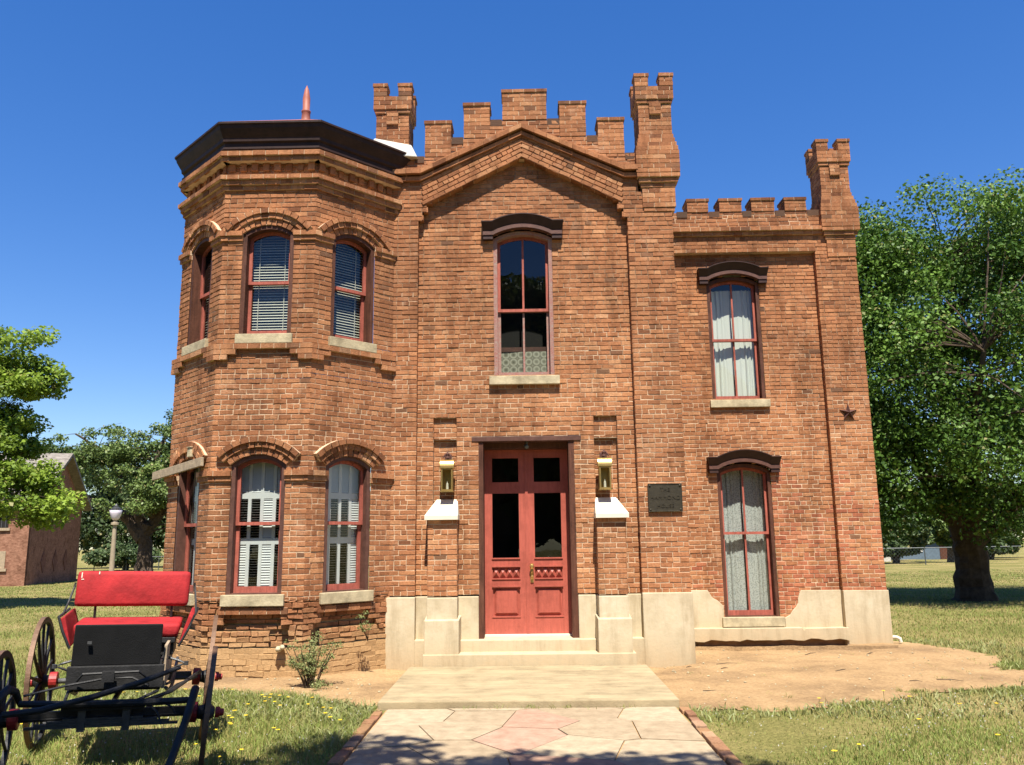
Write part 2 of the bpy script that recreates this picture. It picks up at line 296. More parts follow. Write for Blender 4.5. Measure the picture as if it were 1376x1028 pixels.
# ---------------------------------------------------------------- brickwork: every brick is modelled
RH, BL, JT = .0675, .172, .0118
def bricks(mb, O, U, V, N, v0, v1, ivals, proj=0., prot=0, mi=0, mo=1, tone=0., rough=1., foot=None, joint=JT, hole=None, backing=True):
    k0 = math.floor(v0 / RH + 1e-6); k = k0; prot0 = prot
    while k * RH < v1 - 1e-4:
        a, b = max(v0, k * RH), min(v1, (k + 1) * RH)
        prot = prot0 if prot0 else (.0055 if a < 4.2 + random.uniform(-.6, .6) else .0085)
        if b - a > .018:
            header = (k % 6 == 2); L = BL * (.52 if header else 1)
            for (p, q) in ivals((a + b) / 2):
                if q - p < .015: continue
                P = lambda u, v, n: O + U * u + V * v + N * n
                if backing: mb.add([P(p, a, proj - prot), P(q, a, proj - prot), P(q, b, proj - prot), P(p, b, proj - prot)], [(0, 1, 2, 3)], mo((a + b) / 2) if callable(mo) else mo)
                u = p; first = True
                while u < q - .004:
                    ln = L * random.uniform(.93, 1.07)
                    if first: ln = L * ((.5 if k % 2 else 1) if not header else 1) * random.uniform(.85, 1.1); first = False
                    e = u + ln
                    if q - e < .06: e = q
                    if not (hole and hole((u + e) / 2, (a + b) / 2)):
                        wav = .0032 * rough
                        jv = joint * .68; u0, u1 = u + (jv / 2 if u > p else 0), e - (jv / 2 if e < q else 0)
                        w0, w1 = a + joint / 2, b - joint / 2
                        j = lambda s=wav: random.uniform(-s, s)
                        nn = max(proj + random.gauss(0, .0026 * rough), proj - prot + .0034)
                        md = foot(((u0 + u1) / 2), (w0 + w1) / 2) if foot else 0
                        tz = -.10 * min(1., max(0., (w0 - 4.2) / 2.5))
                        dk = random.uniform(.35, .75) if random.random() < .012 else 0
                        col = (min(1, max(0, random.gauss(.53 + tone + tz, .155))), dk * (1 - md), md)
                        cs = [(u0 + j(), w0 + j()), (u1 + j(), w0 + j()), (u1 + j(), w1 + j()), (u0 + j(), w1 + j())]
                        bv = .0035
                        ins = [(cs[0][0] + bv, cs[0][1] + bv), (cs[1][0] - bv, cs[1][1] + bv), (cs[2][0] - bv, cs[2][1] - bv), (cs[3][0] + bv, cs[3][1] - bv)]
                        tl = random.gauss(0, .0009 * rough); tv = random.gauss(0, .0009 * rough)
                        back = [P(x, y, proj - prot - .001) for x, y in cs]; mid = [P(x, y, nn - .003) for x, y in cs]
                        fr = [P(ins[i][0], ins[i][1], nn + (tl if i in (1, 2) else -tl) + (tv if i > 1 else -tv)) for i in range(4)]
                        mb.add(back + mid + fr, [(8, 9, 10, 11)] + [(i, (i + 1) % 4, 4 + (i + 1) % 4, 4 + i) for i in range(4)] + [(4 + i, 4 + (i + 1) % 4, 8 + (i + 1) % 4, 8 + i) for i in range(4)], mi(((u0 + u1) / 2), (w0 + w1) / 2) if callable(mi) else mi, col)
                    u = e
        k += 1
def course(mb, O, U, N, a, b, z0, z1, proj, tone=0., core=.05, **kw):
    """a projecting course: a solid core with bricks on its face and on both returns"""
    mb.obox(O, U, Z, N, a, b, z0 + .002, z1 - .002, -core, proj - .007, 1)
    O2 = O.copy(); O2.z = 0
    # own row grid: shift so that bricks fill the height exactly
    n = max(1, round((z1 - z0) / RH)); h = (z1 - z0) / n
    for i in range(n):
        zz = z0 + i * h; u = a + (0 if i % 2 else -.5 * BL)
        while u < b - .003:
            e = u + BL * random.uniform(.93, 1.07)
            if b - e < .05: e = b
            p, q = max(a, u), e
            if q - p > .01:
                g = JT / 2 * .8
                mb.obox(O, U, Z, N, p + (g if p > a else -.003), q - (g if q < b else -.003), zz + g * .6 + random.uniform(-.002, .002), zz + h - g * .6 + random.uniform(-.002, .002), proj - .03, proj + random.gauss(0, .002), 0,
                        (min(1, max(0, random.gauss(.5 + tone, .2))), 0 if random.random() > .05 else .5, 0))
            u = e
def ringbricks(mb, C, U, N, r0, r1, ang, proj, blen, tone=0., back=-.02, a0=None):
    """bricks laid round a segmental arch centred on C"""
    A = a0 if a0 is not None else -ang
    arc = (ang - A) * (r0 + r1) / 2; n = max(3, round(arc / blen)); st = (ang - A) / n
    P = lambda r, t, d: C + U * (r * math.sin(t)) + Z * (r * math.cos(t)) + N * d
    for i in range(n):
        t0, t1 = A + i * st, A + (i + 1) * st
        mb.hexa([P(r0, t0, back), P(r0, t1, back), P(r1, t1, back), P(r1, t0, back), P(r0, t0, proj - .016), P(r0, t1, proj - .016), P(r1, t1, proj - .016), P(r1, t0, proj - .016)], 1)
        g = .0065 / ((r0 + r1) / 2); t0 += g; t1 -= g
        q = random.gauss(0, .004); ra, rb = r0 - .001 + random.uniform(-.004, .004), r1 - .003 + random.uniform(-.002, .002)
        mb.hexa([P(ra, t0, back), P(ra, t1, back), P(rb, t1, back), P(rb, t0, back), P(ra, t0, proj + q), P(ra, t1, proj + q), P(rb, t1, proj + q), P(rb, t0, proj + q)], 0, (min(1, max(0, random.gauss(.5 + tone, .27))), 0, 0))
def minus(base, cuts):
    out = list(base)
    for a, b in cuts:
        nx = []
        for p, q in out:
            if b <= p or a >= q: nx.append((p, q)); continue
            if a > p: nx.append((p, a))
            if b < q: nx.append((b, q))
        out = nx
    return out
class Opening:
    def __init__(s, cx, w, z0, zs, rise): s.cx, s.w, s.z0, s.zs = cx, w, z0, zs; s.R = (w * w + rise * rise) / (2 * rise); s.zc = zs + rise - s.R; s.rise = rise
    def cut(s, z, ex=.04):
        if s.z0 <= z < s.zs: return [(s.cx - s.w, s.cx + s.w)]
        rm = s.R + ex
        if s.zs <= z < s.zc + rm: h = math.sqrt(rm * rm - (z - s.zc) ** 2); h = min(h, s.w + max(0., z - .034 - s.zs) * s.w / math.sqrt(s.R ** 2 - s.w ** 2)) if z < s.zc + s.R * .97 else h; return [(s.cx - h, s.cx + h)]
        return []
    def outline(s, t, tb=0., z0=None, n=14):
        w, r = s.w - t, s.R - t; zs = s.zc + math.sqrt(r * r - w * w); a = math.asin(w / r); z0 = (s.z0 if z0 is None else z0) + tb
        return [(s.cx - w, z0), (s.cx - w, zs)] + [(s.cx + r * math.sin(-a + 2 * a * i / n), s.zc + r * math.cos(-a + 2 * a * i / n)) for i in range(1, n)] + [(s.cx + w, zs), (s.cx + w, z0)]
# ================================================================ THE HOUSE
HO = (.3, 13., 0.)
house = thing('brick_house', HO, 'two storey castellated brick house with red double doors and an octagonal corner tower', 'house')
def part(mb, name, mats, parent=None, **kw): return mb.build(name, mats, parent or house, HO, **kw)
BM = ['brick', 'mortar', 'mortar_dark']; MO = lambda v: 2 if v > 4.3 + random.uniform(-1.2, 1.2) else 1; MO3 = lambda v: 3 if v > 4.3 + random.uniform(-1.2, 1.2) else 1
YP, YR, YW, YWR = 11.5, 11.62, 13.5, 13.6          # pilaster face, recessed wall, wing pilaster face, wing wall
s2 = .5 ** .5

def window(O, U, N, op, d=.12, frame='maroon', sashm='sash', dress='slats', muntin=False, hood=None, sill=(.12, .055, .07), meet=.53, sillw=.05, t=.055, low_sash='sash'):
    P = lambda u, v, n: O + U * u + Z * v + N * n
    mb = MB()                                      # wooden lining of the opening
    mb.ring(O, U, Z, N, op.outline(0), op.outline(t, 0), -.19, -.014)
    mb.obox(O, U, Z, N, op.cx - op.w, op.cx + op.w, op.z0 - .01, op.z0 + .02, -.19, -.02)
    win = part(mb, 'window', frame)
    top = op.zc + op.R; zm = op.z0 + (top - op.z0) * meet; st = .042
    # upper sash (outer), lower sash (inner)
    up_o, up_i = op.outline(t, z0=zm - .02), op.outline(t + st, z0=zm + .022)
    mb = MB(); mb.ring(O, U, Z, N, up_o, up_i, -d - .035, -d, closed=True)
    if muntin: mb.obox(O, U, Z, N, op.cx - .014, op.cx + .014, zm + .02, top - t - .02, -d - .03, -d - .004)
    part(mb, 'sash', sashm, win)
    mb = MB(); mb.add([P(u, v, -d - .02) for u, v in up_i], [tuple(range(len(up_i)))]); part(mb, 'pane', 'glass', win)
    a, b = op.cx - op.w + t, op.cx + op.w - t; z0 = op.z0 + .02
    mb = MB()
    for (p, q, e, f) in ((a, a + st, z0, zm + .02), (b - st, b, z0, zm + .02), (a + st, b - st, z0, z0 + .075), (a + st, b - st, zm - .018, zm + .02)): mb.obox(O, U, Z, N, p, q, e, f, -d - .075, -d - .037)
    if muntin: mb.obox(O, U, Z, N, op.cx - .014, op.cx + .014, z0 + .07, zm, -d - .07, -d - .042)
    part(mb, 'sash', low_sash, win)
    mb = MB(); mb.add([P(a + st, z0 + .075, -d - .06), P(b - st, z0 + .075, -d - .06), P(b - st, zm - .018, -d - .06), P(a + st, zm - .018, -d - .06)], [(0, 1, 2, 3)]); part(mb, 'pane', 'glass', win)
    # stone sill
    h, pr, ex = sill[0], sill[1], sill[2]
    mb = MB(); mb.obox(O, U, Z, N, op.cx - op.w - ex, op.cx + op.w + ex, op.z0 - h, op.z0 + .004, -.1, pr); part(mb, 'sill', 'stone', win, bevel=.008)
    # dressing behind the glass
    n0 = -d - .115; w = op.w - .03
    if dress == 'slats':
        mb = MB(); z = op.z0 + .05
        while z < top - .05:
            hw = w if z < op.zs else max(.05, min(w, math.sqrt(max(0, (op.R - .03) ** 2 - (z - op.zc) ** 2))))
            tl = random.uniform(-.004, .004)
            mb.add([P(op.cx - hw, z, n0 + .015), P(op.cx + hw, z, n0 + .015), P(op.cx + hw, z + .027 + tl, n0 - .015), P(op.cx - hw, z + .027 + tl, n0 - .015)], [(0, 1, 2, 3)]); z += .038
        for k in (-.55, .55): mb.obox(O, U, Z, N, op.cx + k * w - .004, op.cx + k * w + .004, op.z0 + .05, top - .12, n0 + .022, n0 + .026)
        part(mb, 'blind', 'slat', win)
    elif dress[:7] == 'shutter':
        mb = MB(); cols = 4; cw = 2 * w / cols; za = op.z0 + .03; zt = top - .02
        tiers = [(za, za + .62 * (zm - za) + .1), (za + .62 * (zm - za) + .1, zm + .36), (zm + .36, zt)]
        pat = {'shutterA': ['coco', 'ooco', 'cccc'], 'shutterB': ['oooc', 'oooc', 'cccc']}[dress]
        for ti, (p, q) in enumerate(tiers):
            for c in range(cols):
                l, r = op.cx - w + c * cw, op.cx - w + (c + 1) * cw
                k = 'o' if pat[ti][c] == 'o' else 'c'
                for (x0, x1, e, f) in ((l, l + .022, p, q), (r - .022, r, p, q), (l + .022, r - .022, p, p + .04), (l + .022, r - .022, q - .04, q)):
                    x0, x1 = max(x0, op.cx - w), min(x1, op.cx + w)
                    mb.obox(O, U, Z, N, x0, x1, e, f, n0 - .012, n0 + .012)
                z = p + .045
                while z < q - .05:
                    if k == 'o': mb.add([P(l + .02, z + .004, n0 + .02), P(r - .02, z + .004, n0 + .02), P(r - .02, z, n0 - .02), P(l + .02, z, n0 - .02)], [(0, 1, 2, 3)])
                    else: mb.add([P(l + .02, z, n0 + .008), P(r - .02, z, n0 + .008), P(r - .02, z + .034, n0 - .006), P(l + .02, z + .034, n0 - .006)], [(0, 1, 2, 3)])
                    z += .032
        part(mb, 'shutter', 'white', win)
    elif dress in ('curtain', 'lacecurtain', 'halflace'):
        mb = MB(); zt = top - (.02 if dress == 'lacecurtain' else .18); zb = op.z0 + .02
        if dress == 'halflace': zt = op.z0 + .42
        for (p, q) in ([(op.cx - w, op.cx - .012), (op.cx + .006, op.cx + w)] if dress != 'halflace' else [(op.cx - w, op.cx + w)]):
            n = 64; ph = random.uniform(0, 6); amp = .02 if dress != 'halflace' else .004; vs = []
            rows = 14
            for j in range(rows + 1):
                zz = zb + (zt - zb) * j / rows
                for i in range(n + 1):
                    f = i / n; fl = math.sin(f * 34 + ph + .8 * math.sin(f * 9)) + .45 * math.sin(f * 61 + ph * 2 + j * .12)
                    vs.append(P(p + (q - p) * f + .004 * math.sin(j + f * 7), zz, n0 - .03 + amp * fl * (.5 + .5 * math.sin(f * 7 + ph)) * (.7 + .3 * math.sin(j * .5)) + .012 * math.sin(f * 5.3 + ph * 3)))
            mb.add(vs, [(j * (n + 1) + i, j * (n + 1) + i + 1, (j + 1) * (n + 1) + i + 1, (j + 1) * (n + 1) + i) for j in range(rows) for i in range(n)])
        if dress == 'halflace': mb2 = MB(); mb2.obox(O, U, Z, N, op.cx - w, op.cx + w, zt + .004, zt + .07, n0 - .05, n0 - .03); part(mb2, 'curtain_rail', 'brownpaint', win)
        part(mb, 'curtain', dress, win, smooth=True)
    # shallow niche painted near-black in place of the unlit room behind
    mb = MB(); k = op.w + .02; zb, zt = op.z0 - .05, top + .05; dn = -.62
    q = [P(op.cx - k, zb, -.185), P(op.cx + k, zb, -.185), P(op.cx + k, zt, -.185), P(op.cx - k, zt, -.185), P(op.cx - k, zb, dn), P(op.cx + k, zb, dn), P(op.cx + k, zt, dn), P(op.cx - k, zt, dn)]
    mb.add(q, [(4, 5, 6, 7), (0, 1, 5, 4), (1, 2, 6, 5), (2, 3, 7, 6), (3, 0, 4, 7)]); part(mb, 'dark_niche', 'dark', win)
    # dark wooden hood mould
    if hood:
        zt, hw, fl, rs, th = hood
        up_ = [(-hw, zt), (-fl, zt)] + [(-fl + 2 * fl * i / 16, zt + rs * math.cos((i - 8) / 8 * PI / 2) ** .8) for i in range(1, 16)] + [(fl, zt), (hw, zt)]
        sh = lambda dz, k=1.: [(op.cx + u * k, v - dz) for u, v in up_]
        mb = MB()
        mb.ring(O, U, Z, N, sh(0), sh(.014), -.01, .165)
        A_, B_ = sh(.014, .995), sh(.135, .96)        # the cove leans back under the top fillet
        for i in range(len(A_) - 1): mb.hexa([P(*A_[i], -.01), P(*A_[i + 1], -.01), P(*B_[i + 1], -.01), P(*B_[i], -.01), P(*A_[i], .155), P(*A_[i + 1], .155), P(*B_[i + 1], .088), P(*B_[i], .088)])
        mb.ring(O, U, Z, N, sh(.135, .965), sh(.195, .965), -.01, .098, 1)  # the lip's lit look put in as a lighter paint
        for s_ in (-1, 1): mb.obox(O, U, Z, N, op.cx + s_ * hw * .84 - .07, op.cx + s_ * hw * .84 + .07, zt - .255, zt - .2, -.01, .085)
        part(mb, 'hood', ['hoodpaint', 'brownpaint'], win)
    return win

# ---- main front: recessed wall between the pilasters
O = Vector((0, YR, 0))
op_c = Opening(.012, .43, 3.955, 6.03, .115)
PL, PR_ = (-1.285, -.955), (.972, 1.302)
def iv_rec(z):
    cuts = op_c.cut(z)
    if z < 3.06: cuts.append((-.65, .69))
    if z < 3.40: cuts += [PL, PR_]
    return minus([(-1.53, 1.57)], cuts)
mb = MB(); bricks(mb, O, X, Z, FRONT, .93, 7.3, iv_rec, tone=.06, mo=MO)
# stepped lantern recesses
for (a, b) in (PL, PR_):
    bricks(mb, O, X, Z, FRONT, 3.07, 3.40, lambda z: [(a, b)], proj=-.045, tone=.05)
    bricks(mb, O, X, Z, FRONT, 1.9, 3.07, lambda z: [(a, b)], proj=-.10, tone=.05)
    mb.obox(O, X, Z, FRONT, a, b, 3.398, 3.41, -.12, -.009, 1); mb.obox(O, X, Z, FRONT, a, b, 3.066, 3.08, -.12, -.054, 1)
    for s_, xx in ((0, a), (1, b)):
        e0, e1 = (xx - .012, xx) if s_ == 0 else (xx, xx + .012)
        mb.obox(O, X, Z, FRONT, e0, e1, 1.9, 3.40, -.13, -.009, 1)
        bricks(mb, Vector((xx, YR, 0)), Y_, Z, X if s_ == 0 else -X, 1.9, 3.40, lambda z: [(.0, .1)], prot=.004, tone=-.05, joint=.009, backing=False)
part(mb, 'wall', BM)
# pilasters, gable face and parapet wall above the arch
def iv_front(z):
    r = []
    if z < 6.30: r = [(-1.89, -1.51), (1.55, 2.2)]
    elif z < 6.42: r = [(-1.89, -1.455), (1.495, 2.2)]
    elif z < 6.55: r = [(-1.89, -1.39), (1.43, 2.2)]
    elif z < 7.28:
        h = 1.42 * (7.42 - z) / .83 if z < 7.42 else 0
        r = minus([(-1.9, 2.2 if z < 6.7 else 1.72)], [(.02 - h, .02 + h)])
    return r
mb = MB(); bricks(mb, Vector((0, YP, 0)), X, Z, FRONT, .93, 7.28, iv_front, tone=-.02, mo=MO)
for (xx, n_) in ((-1.51, X), (1.55, -X)):           # inner returns of the pilasters
    bricks(mb, Vector((xx, YP, 0)), Y_, Z, n_, .93, 6.30, lambda z: [(-.002, .13)], prot=.006, tone=-.05)
bricks(mb, Vector((2.2, YP, 0)), Y_, Z, X, .0, 7.2, lambda z: [(0, 2.15)], tone=0.)   # side of the main block beside the wing
# soffit of the stepped corbels and of the gable arch
for z0, a, b in ((6.30, 1.455, 1.512), (6.42, 1.39, 1.457), (6.55, 1.33, 1.392)):
    for s_ in (-1, 1):
        xa, xb = sorted((.02 + s_ * a, .02 + s_ * b)); mb.box(xa, xb, YP + .006, YR + .02, z0 - .004, z0 + .07, 0)
# raking brick band under the gable moulding
for s_ in (-1, 1):
    K = Vector((.02 + s_ * 1.375, YP, 6.555)); A = Vector((.02, YP, 7.245)); Ud = (A - K).normalized(); Vd = Vector((-Ud.z, 0, Ud.x)) if s_ < 0 else Vector((Ud.z, 0, -Ud.x))
    L0 = (A - K).length
    iv = lambda v: [((v * abs(Vd.x) - .095) / abs(Ud.x), L0 + v * abs(Vd.x) / abs(Ud.x))]
    bricks(mb, K, Ud, Vd, FRONT, 0., .346, iv, proj=.018, prot=.02, tone=.02)
    Pq = lambda u, v, y: (K + Ud * u + Vd * v) + Vector((0, y, 0))
    mb.add([Pq(-.05, .004, -.008), Pq(L0, .004, -.008), Pq(L0, .004, .14), Pq(-.05, .004, .14)], [(0, 1, 2, 3)], 1)
    n = 8
    for i in range(n):                              # underside bricks
        u0, u1 = -.05 + (L0 + .04) * i / n + .006, -.05 + (L0 + .04) * (i + 1) / n - .004
        mb.hexa([Pq(u0, .03, .13), Pq(u1, .03, .13), Pq(u1, .0, .13), Pq(u0, .0, .13), Pq(u0, .03, -.01), Pq(u1, .03, -.01), Pq(u1, 0, -.01), Pq(u0, 0, -.01)], 0, (random.random(), 0, 0))
part(mb, 'gable_front', BM)
# gable moulding: two projecting courses following the gable line
mb = MB(); line = [(-1.90, 6.93), (-1.475, 6.93), (.02, 7.625), (1.515, 6.93), (1.72, 6.93)]
def along(mb, o0, o1, pr, dark=0.):
    for (a, b) in zip(line, line[1:]):
        L = math.hypot(b[0] - a[0], b[1] - a[1]); n = max(1, round(L / .2))
        for i in range(n):
            f0, f1 = i / n + .012 / n, (i + 1) / n - .012 / n; q = random.gauss(0, .003); dz = random.uniform(-.003, .003)
            x0, x1 = a[0] + (b[0] - a[0]) * f0, a[0] + (b[0] - a[0]) * f1; z0, z1 = a[1] + (b[1] - a[1]) * f0 + dz, a[1] + (b[1] - a[1]) * f1 + dz
            yb, yf = YP + .04, YP - pr - q
            mb.hexa([(x0, yb, z0 + o0), (x1, yb, z1 + o0), (x1, yb, z1 + o1), (x0, yb, z0 + o1), (x0, yf, z0 + o0), (x1, yf, z1 + o0), (x1, yf, z1 + o1), (x0, yf, z0 + o1)], 0, (min(1, max(0, random.gauss(.42, .18))), dark, 0))
along(mb, .05, .12, .105); along(mb, .122, .17, .035); along(mb, -.045, .014, .06)
part(mb, 'gable_moulding', BM)

# ---- blockwork for merlons, parapets and turrets
def blocks(mb, x0, x1, y0, y1, z0, z1, tone=0., step=BL, coreinset=.008):
    n = max(1, round((z1 - z0) / RH)); h = (z1 - z0) / n; c = coreinset
    mb.box(x0 + c, x1 - c, y0 + c, y1 - c, z0 + .001, z1 - .004, 1)
    for i in range(n):
        zz = z0 + i * h; g = .004
        def run(a, b, odd):
            out = []; u = a - (.5 * step if odd else 0)
            while u < b - .002:
                e = u + step * random.uniform(.94, 1.06)
                if b - e < .05: e = b
                if min(e, b) - max(u, a) > .012: out.append((max(u, a), min(e, b)))
                u = e
            return out
        xs = run(x0, x1, i % 2); j = lambda s=.0025: random.uniform(-s, s)
        col = lambda: (min(1, max(0, random.gauss(.5 + tone, .2))), random.uniform(.3, .7) if random.random() < .06 else 0, 0)
        th = .09
        for (a, b) in xs:
            for (ya, yb) in ((y0, min(y0 + th, y1)), (y1 - th, y1)) if y1 - y0 > 2 * th else ((y0, y1),):
                mb.box(a + g + j() if a > x0 else a + j(), b - g + j() if b < x1 else b + j(), ya + j(), yb + j(), zz + g + j(.0015), zz + h - g + j(.0015), 0, col())
        if y1 - y0 > 2 * th + .02:
            for (a, b) in run(y0 + th, y1 - th, (i + 1) % 2):
                for (xa, xb) in ((x0, x0 + th), (x1 - th, x1)): mb.box(xa + j(), xb + j(), a + g, b - g, zz + g + j(.0015), zz + h - g + j(.0015), 0, col())
def coping(mb, x0, x1, y0, y1, z, ex=.015): blocks(mb, x0 - ex, x1 + ex, y0 - ex, y1 + ex, z - .055, z, tone=-.42)
def notch(mb, x0, x1, y, z):                         # soot-blackened gutter bricks in the gaps between merlons
    n = max(1, round((x1 - x0) / .19))
    for i in range(n): mb.box(x0 + (x1 - x0) * i / n + .003, x0 + (x1 - x0) * (i + 1) / n - .003, y - .006 + random.uniform(-.004, .004), y + .2, z - .10, z + random.uniform(0, .008), 0, (.1, random.uniform(.8, 1.), 0))
mb = MB(); TH = .32
blocks(mb, -1.57, 1.70, YP + .14, YP + TH, 7.10, 7.225); coping(mb, -1.57, 1.70, YP + .01, YP + TH, 7.28, .0); notch(mb, -1.57, -1.425, YP, 7.285); notch(mb, 1.55, 1.70, YP, 7.285)
bricks(mb, Vector((0, YP, 0)), X, Z, FRONT, 7.28, 7.57, lambda z: [(-1.03, 1.16)], tone=-.05); mb.box(-1.022, 1.152, YP + .009, YP + TH, 7.27, 7.565, 1); blocks(mb, -1.03, 1.16, YP + .012, YP + TH + .006, 7.285, 7.51); coping(mb, -1.03, 1.16, YP + .01, YP + TH, 7.57, .0); notch(mb, -1.025, -.845, YP, 7.575); notch(mb, .99, 1.155, YP, 7.575)
bricks(mb, Vector((0, YP, 0)), X, Z, FRONT, 7.575, 7.845, lambda z: [(-.45, .59)], tone=-.05); blocks(mb, -.45, .59, YP + .012, YP + TH + .004, 7.565, 7.79); coping(mb, -.45, .59, YP + .01, YP + TH, 7.85, .0); notch(mb, -.445, -.265, YP, 7.855); notch(mb, .405, .59, YP, 7.855)
par = part(mb, 'parapet', BM)
for (a, b, z0, z1) in ((-1.42, -1.03, 7.282, 7.86), (-.84, -.45, 7.572, 8.14), (-.26, .40, 7.852, 8.345), (.595, .985, 7.572, 8.14), (1.16, 1.545, 7.282, 7.86)):
    mb = MB(); blocks(mb, a, b, YP - .003, YP + TH, z0, z1 - .055, tone=-.08); coping(mb, a, b, YP - .003, YP + TH, z1); part(mb, 'merlon', BM, par)
def turret(cx, y0, dz, base, w=.30, shaft=True):
    """square castellated turret rising from its pilaster; cx centre, y0 front face"""
    mb = MB(); D = 2 * w
    def blk(hw, z0, z1, ex=0., tone=-.06): blocks(mb, cx - hw, cx + hw, y0 - ex, y0 - ex + 2 * hw, z0 + dz, z1 + dz, tone)
    if shaft:
        blocks(mb, cx - .235, cx + .245, y0 - .025, y0 + .4, 6.42 + dz, 6.72 + dz); blocks(mb, cx - .22, cx + .23, y0 - .012, y0 + .4, 6.36 + dz, 6.418 + dz)
        for i, (hw, ex) in enumerate(((.255, .035), (.285, .067), (.315, .10))): blk(hw, 6.722 + i * .07, 6.785 + i * .07, ex)
        blk(.318, 6.932, 7.28, .10)
        for i in range(4): blk(.308 - i * .017, 7.282 + i * .072, 7.352 + i * .072, .09 - i * .022)
        blk(.245, 7.572, 8.05, .01)
    else: blk(.245, base, 8.05, .01)
    blocks(mb, cx - .085, cx + .085, y0 - .045, y0 + .02, 7.88 + dz, 8.06 + dz, .1)
    blk(.265, 8.062, 8.12, .03); blk(.285, 8.122, 8.33, .05)
    for sx in (-1, 1):
        for sy in (0, 1):
            x0, x1 = sorted((cx + sx * .285, cx + sx * .085)); ya = y0 - .05 if sy == 0 else y0 - .05 + .57 - .2
            blocks(mb, x0, x1, ya, ya + .2, 8.332 + dz, 8.48 + dz, -.1); blocks(mb, x0 - .012, x1 + .012, ya - .012, ya + .212, 8.482 + dz, 8.54 + dz, -.3)
    return mb
part(turret(2.015, YP, 0, 0), 'turret', BM)
part(turret(-1.91, YP + .02, -.07, 7.0, shaft=False), 'turret', BM)
part(turret(5.40, YW, -.20 + .08, 0), 'turret', BM)
mb = MB()                                            # white flashing round the foot of the turret behind the tower roof
mb.hexa([(-2.25, 12.1, 7.25), (-1.52, 12.1, 7.25), (-1.6, 12.1, 7.52), (-2.2, 12.1, 7.62), (-2.32, 11.40, 7.30), (-1.52, 11.40, 7.24), (-1.62, 11.46, 7.46), (-2.17, 11.46, 7.58)])
part(mb, 'flashing', 'flash', bevel=.02)
# iron letter-box patches of lime on the main front are in the brick material; blank body behind
mb = MB()
mb.box(-1.85, -1.80, 11.7, 19, 0, 7.15); mb.box(2.15, 2.19, 13.65, 19, 0, 7.15); mb.box(-1.85, 2.19, 18.95, 19, 0, 7.15); part(mb, 'rear_wall', 'brick_old')
mb = MB(); mb.box(-1.86, 2.19, 11.82, 19, 7.0, 7.08); mb.box(2.195, 5.62, 13.82, 19, 6.86, 6.93); part(mb, 'roof', 'shingle')

# ---- main window, door, buttresses, steps
window(O, X, FRONT, op_c, d=.115, frame='peeling', dress='halflace', muntin=True, hood=(6.25, .60, .44, .11, .2), sill=(.12, .07, .07), meet=.46, sashm='sash', low_sash='peeling')
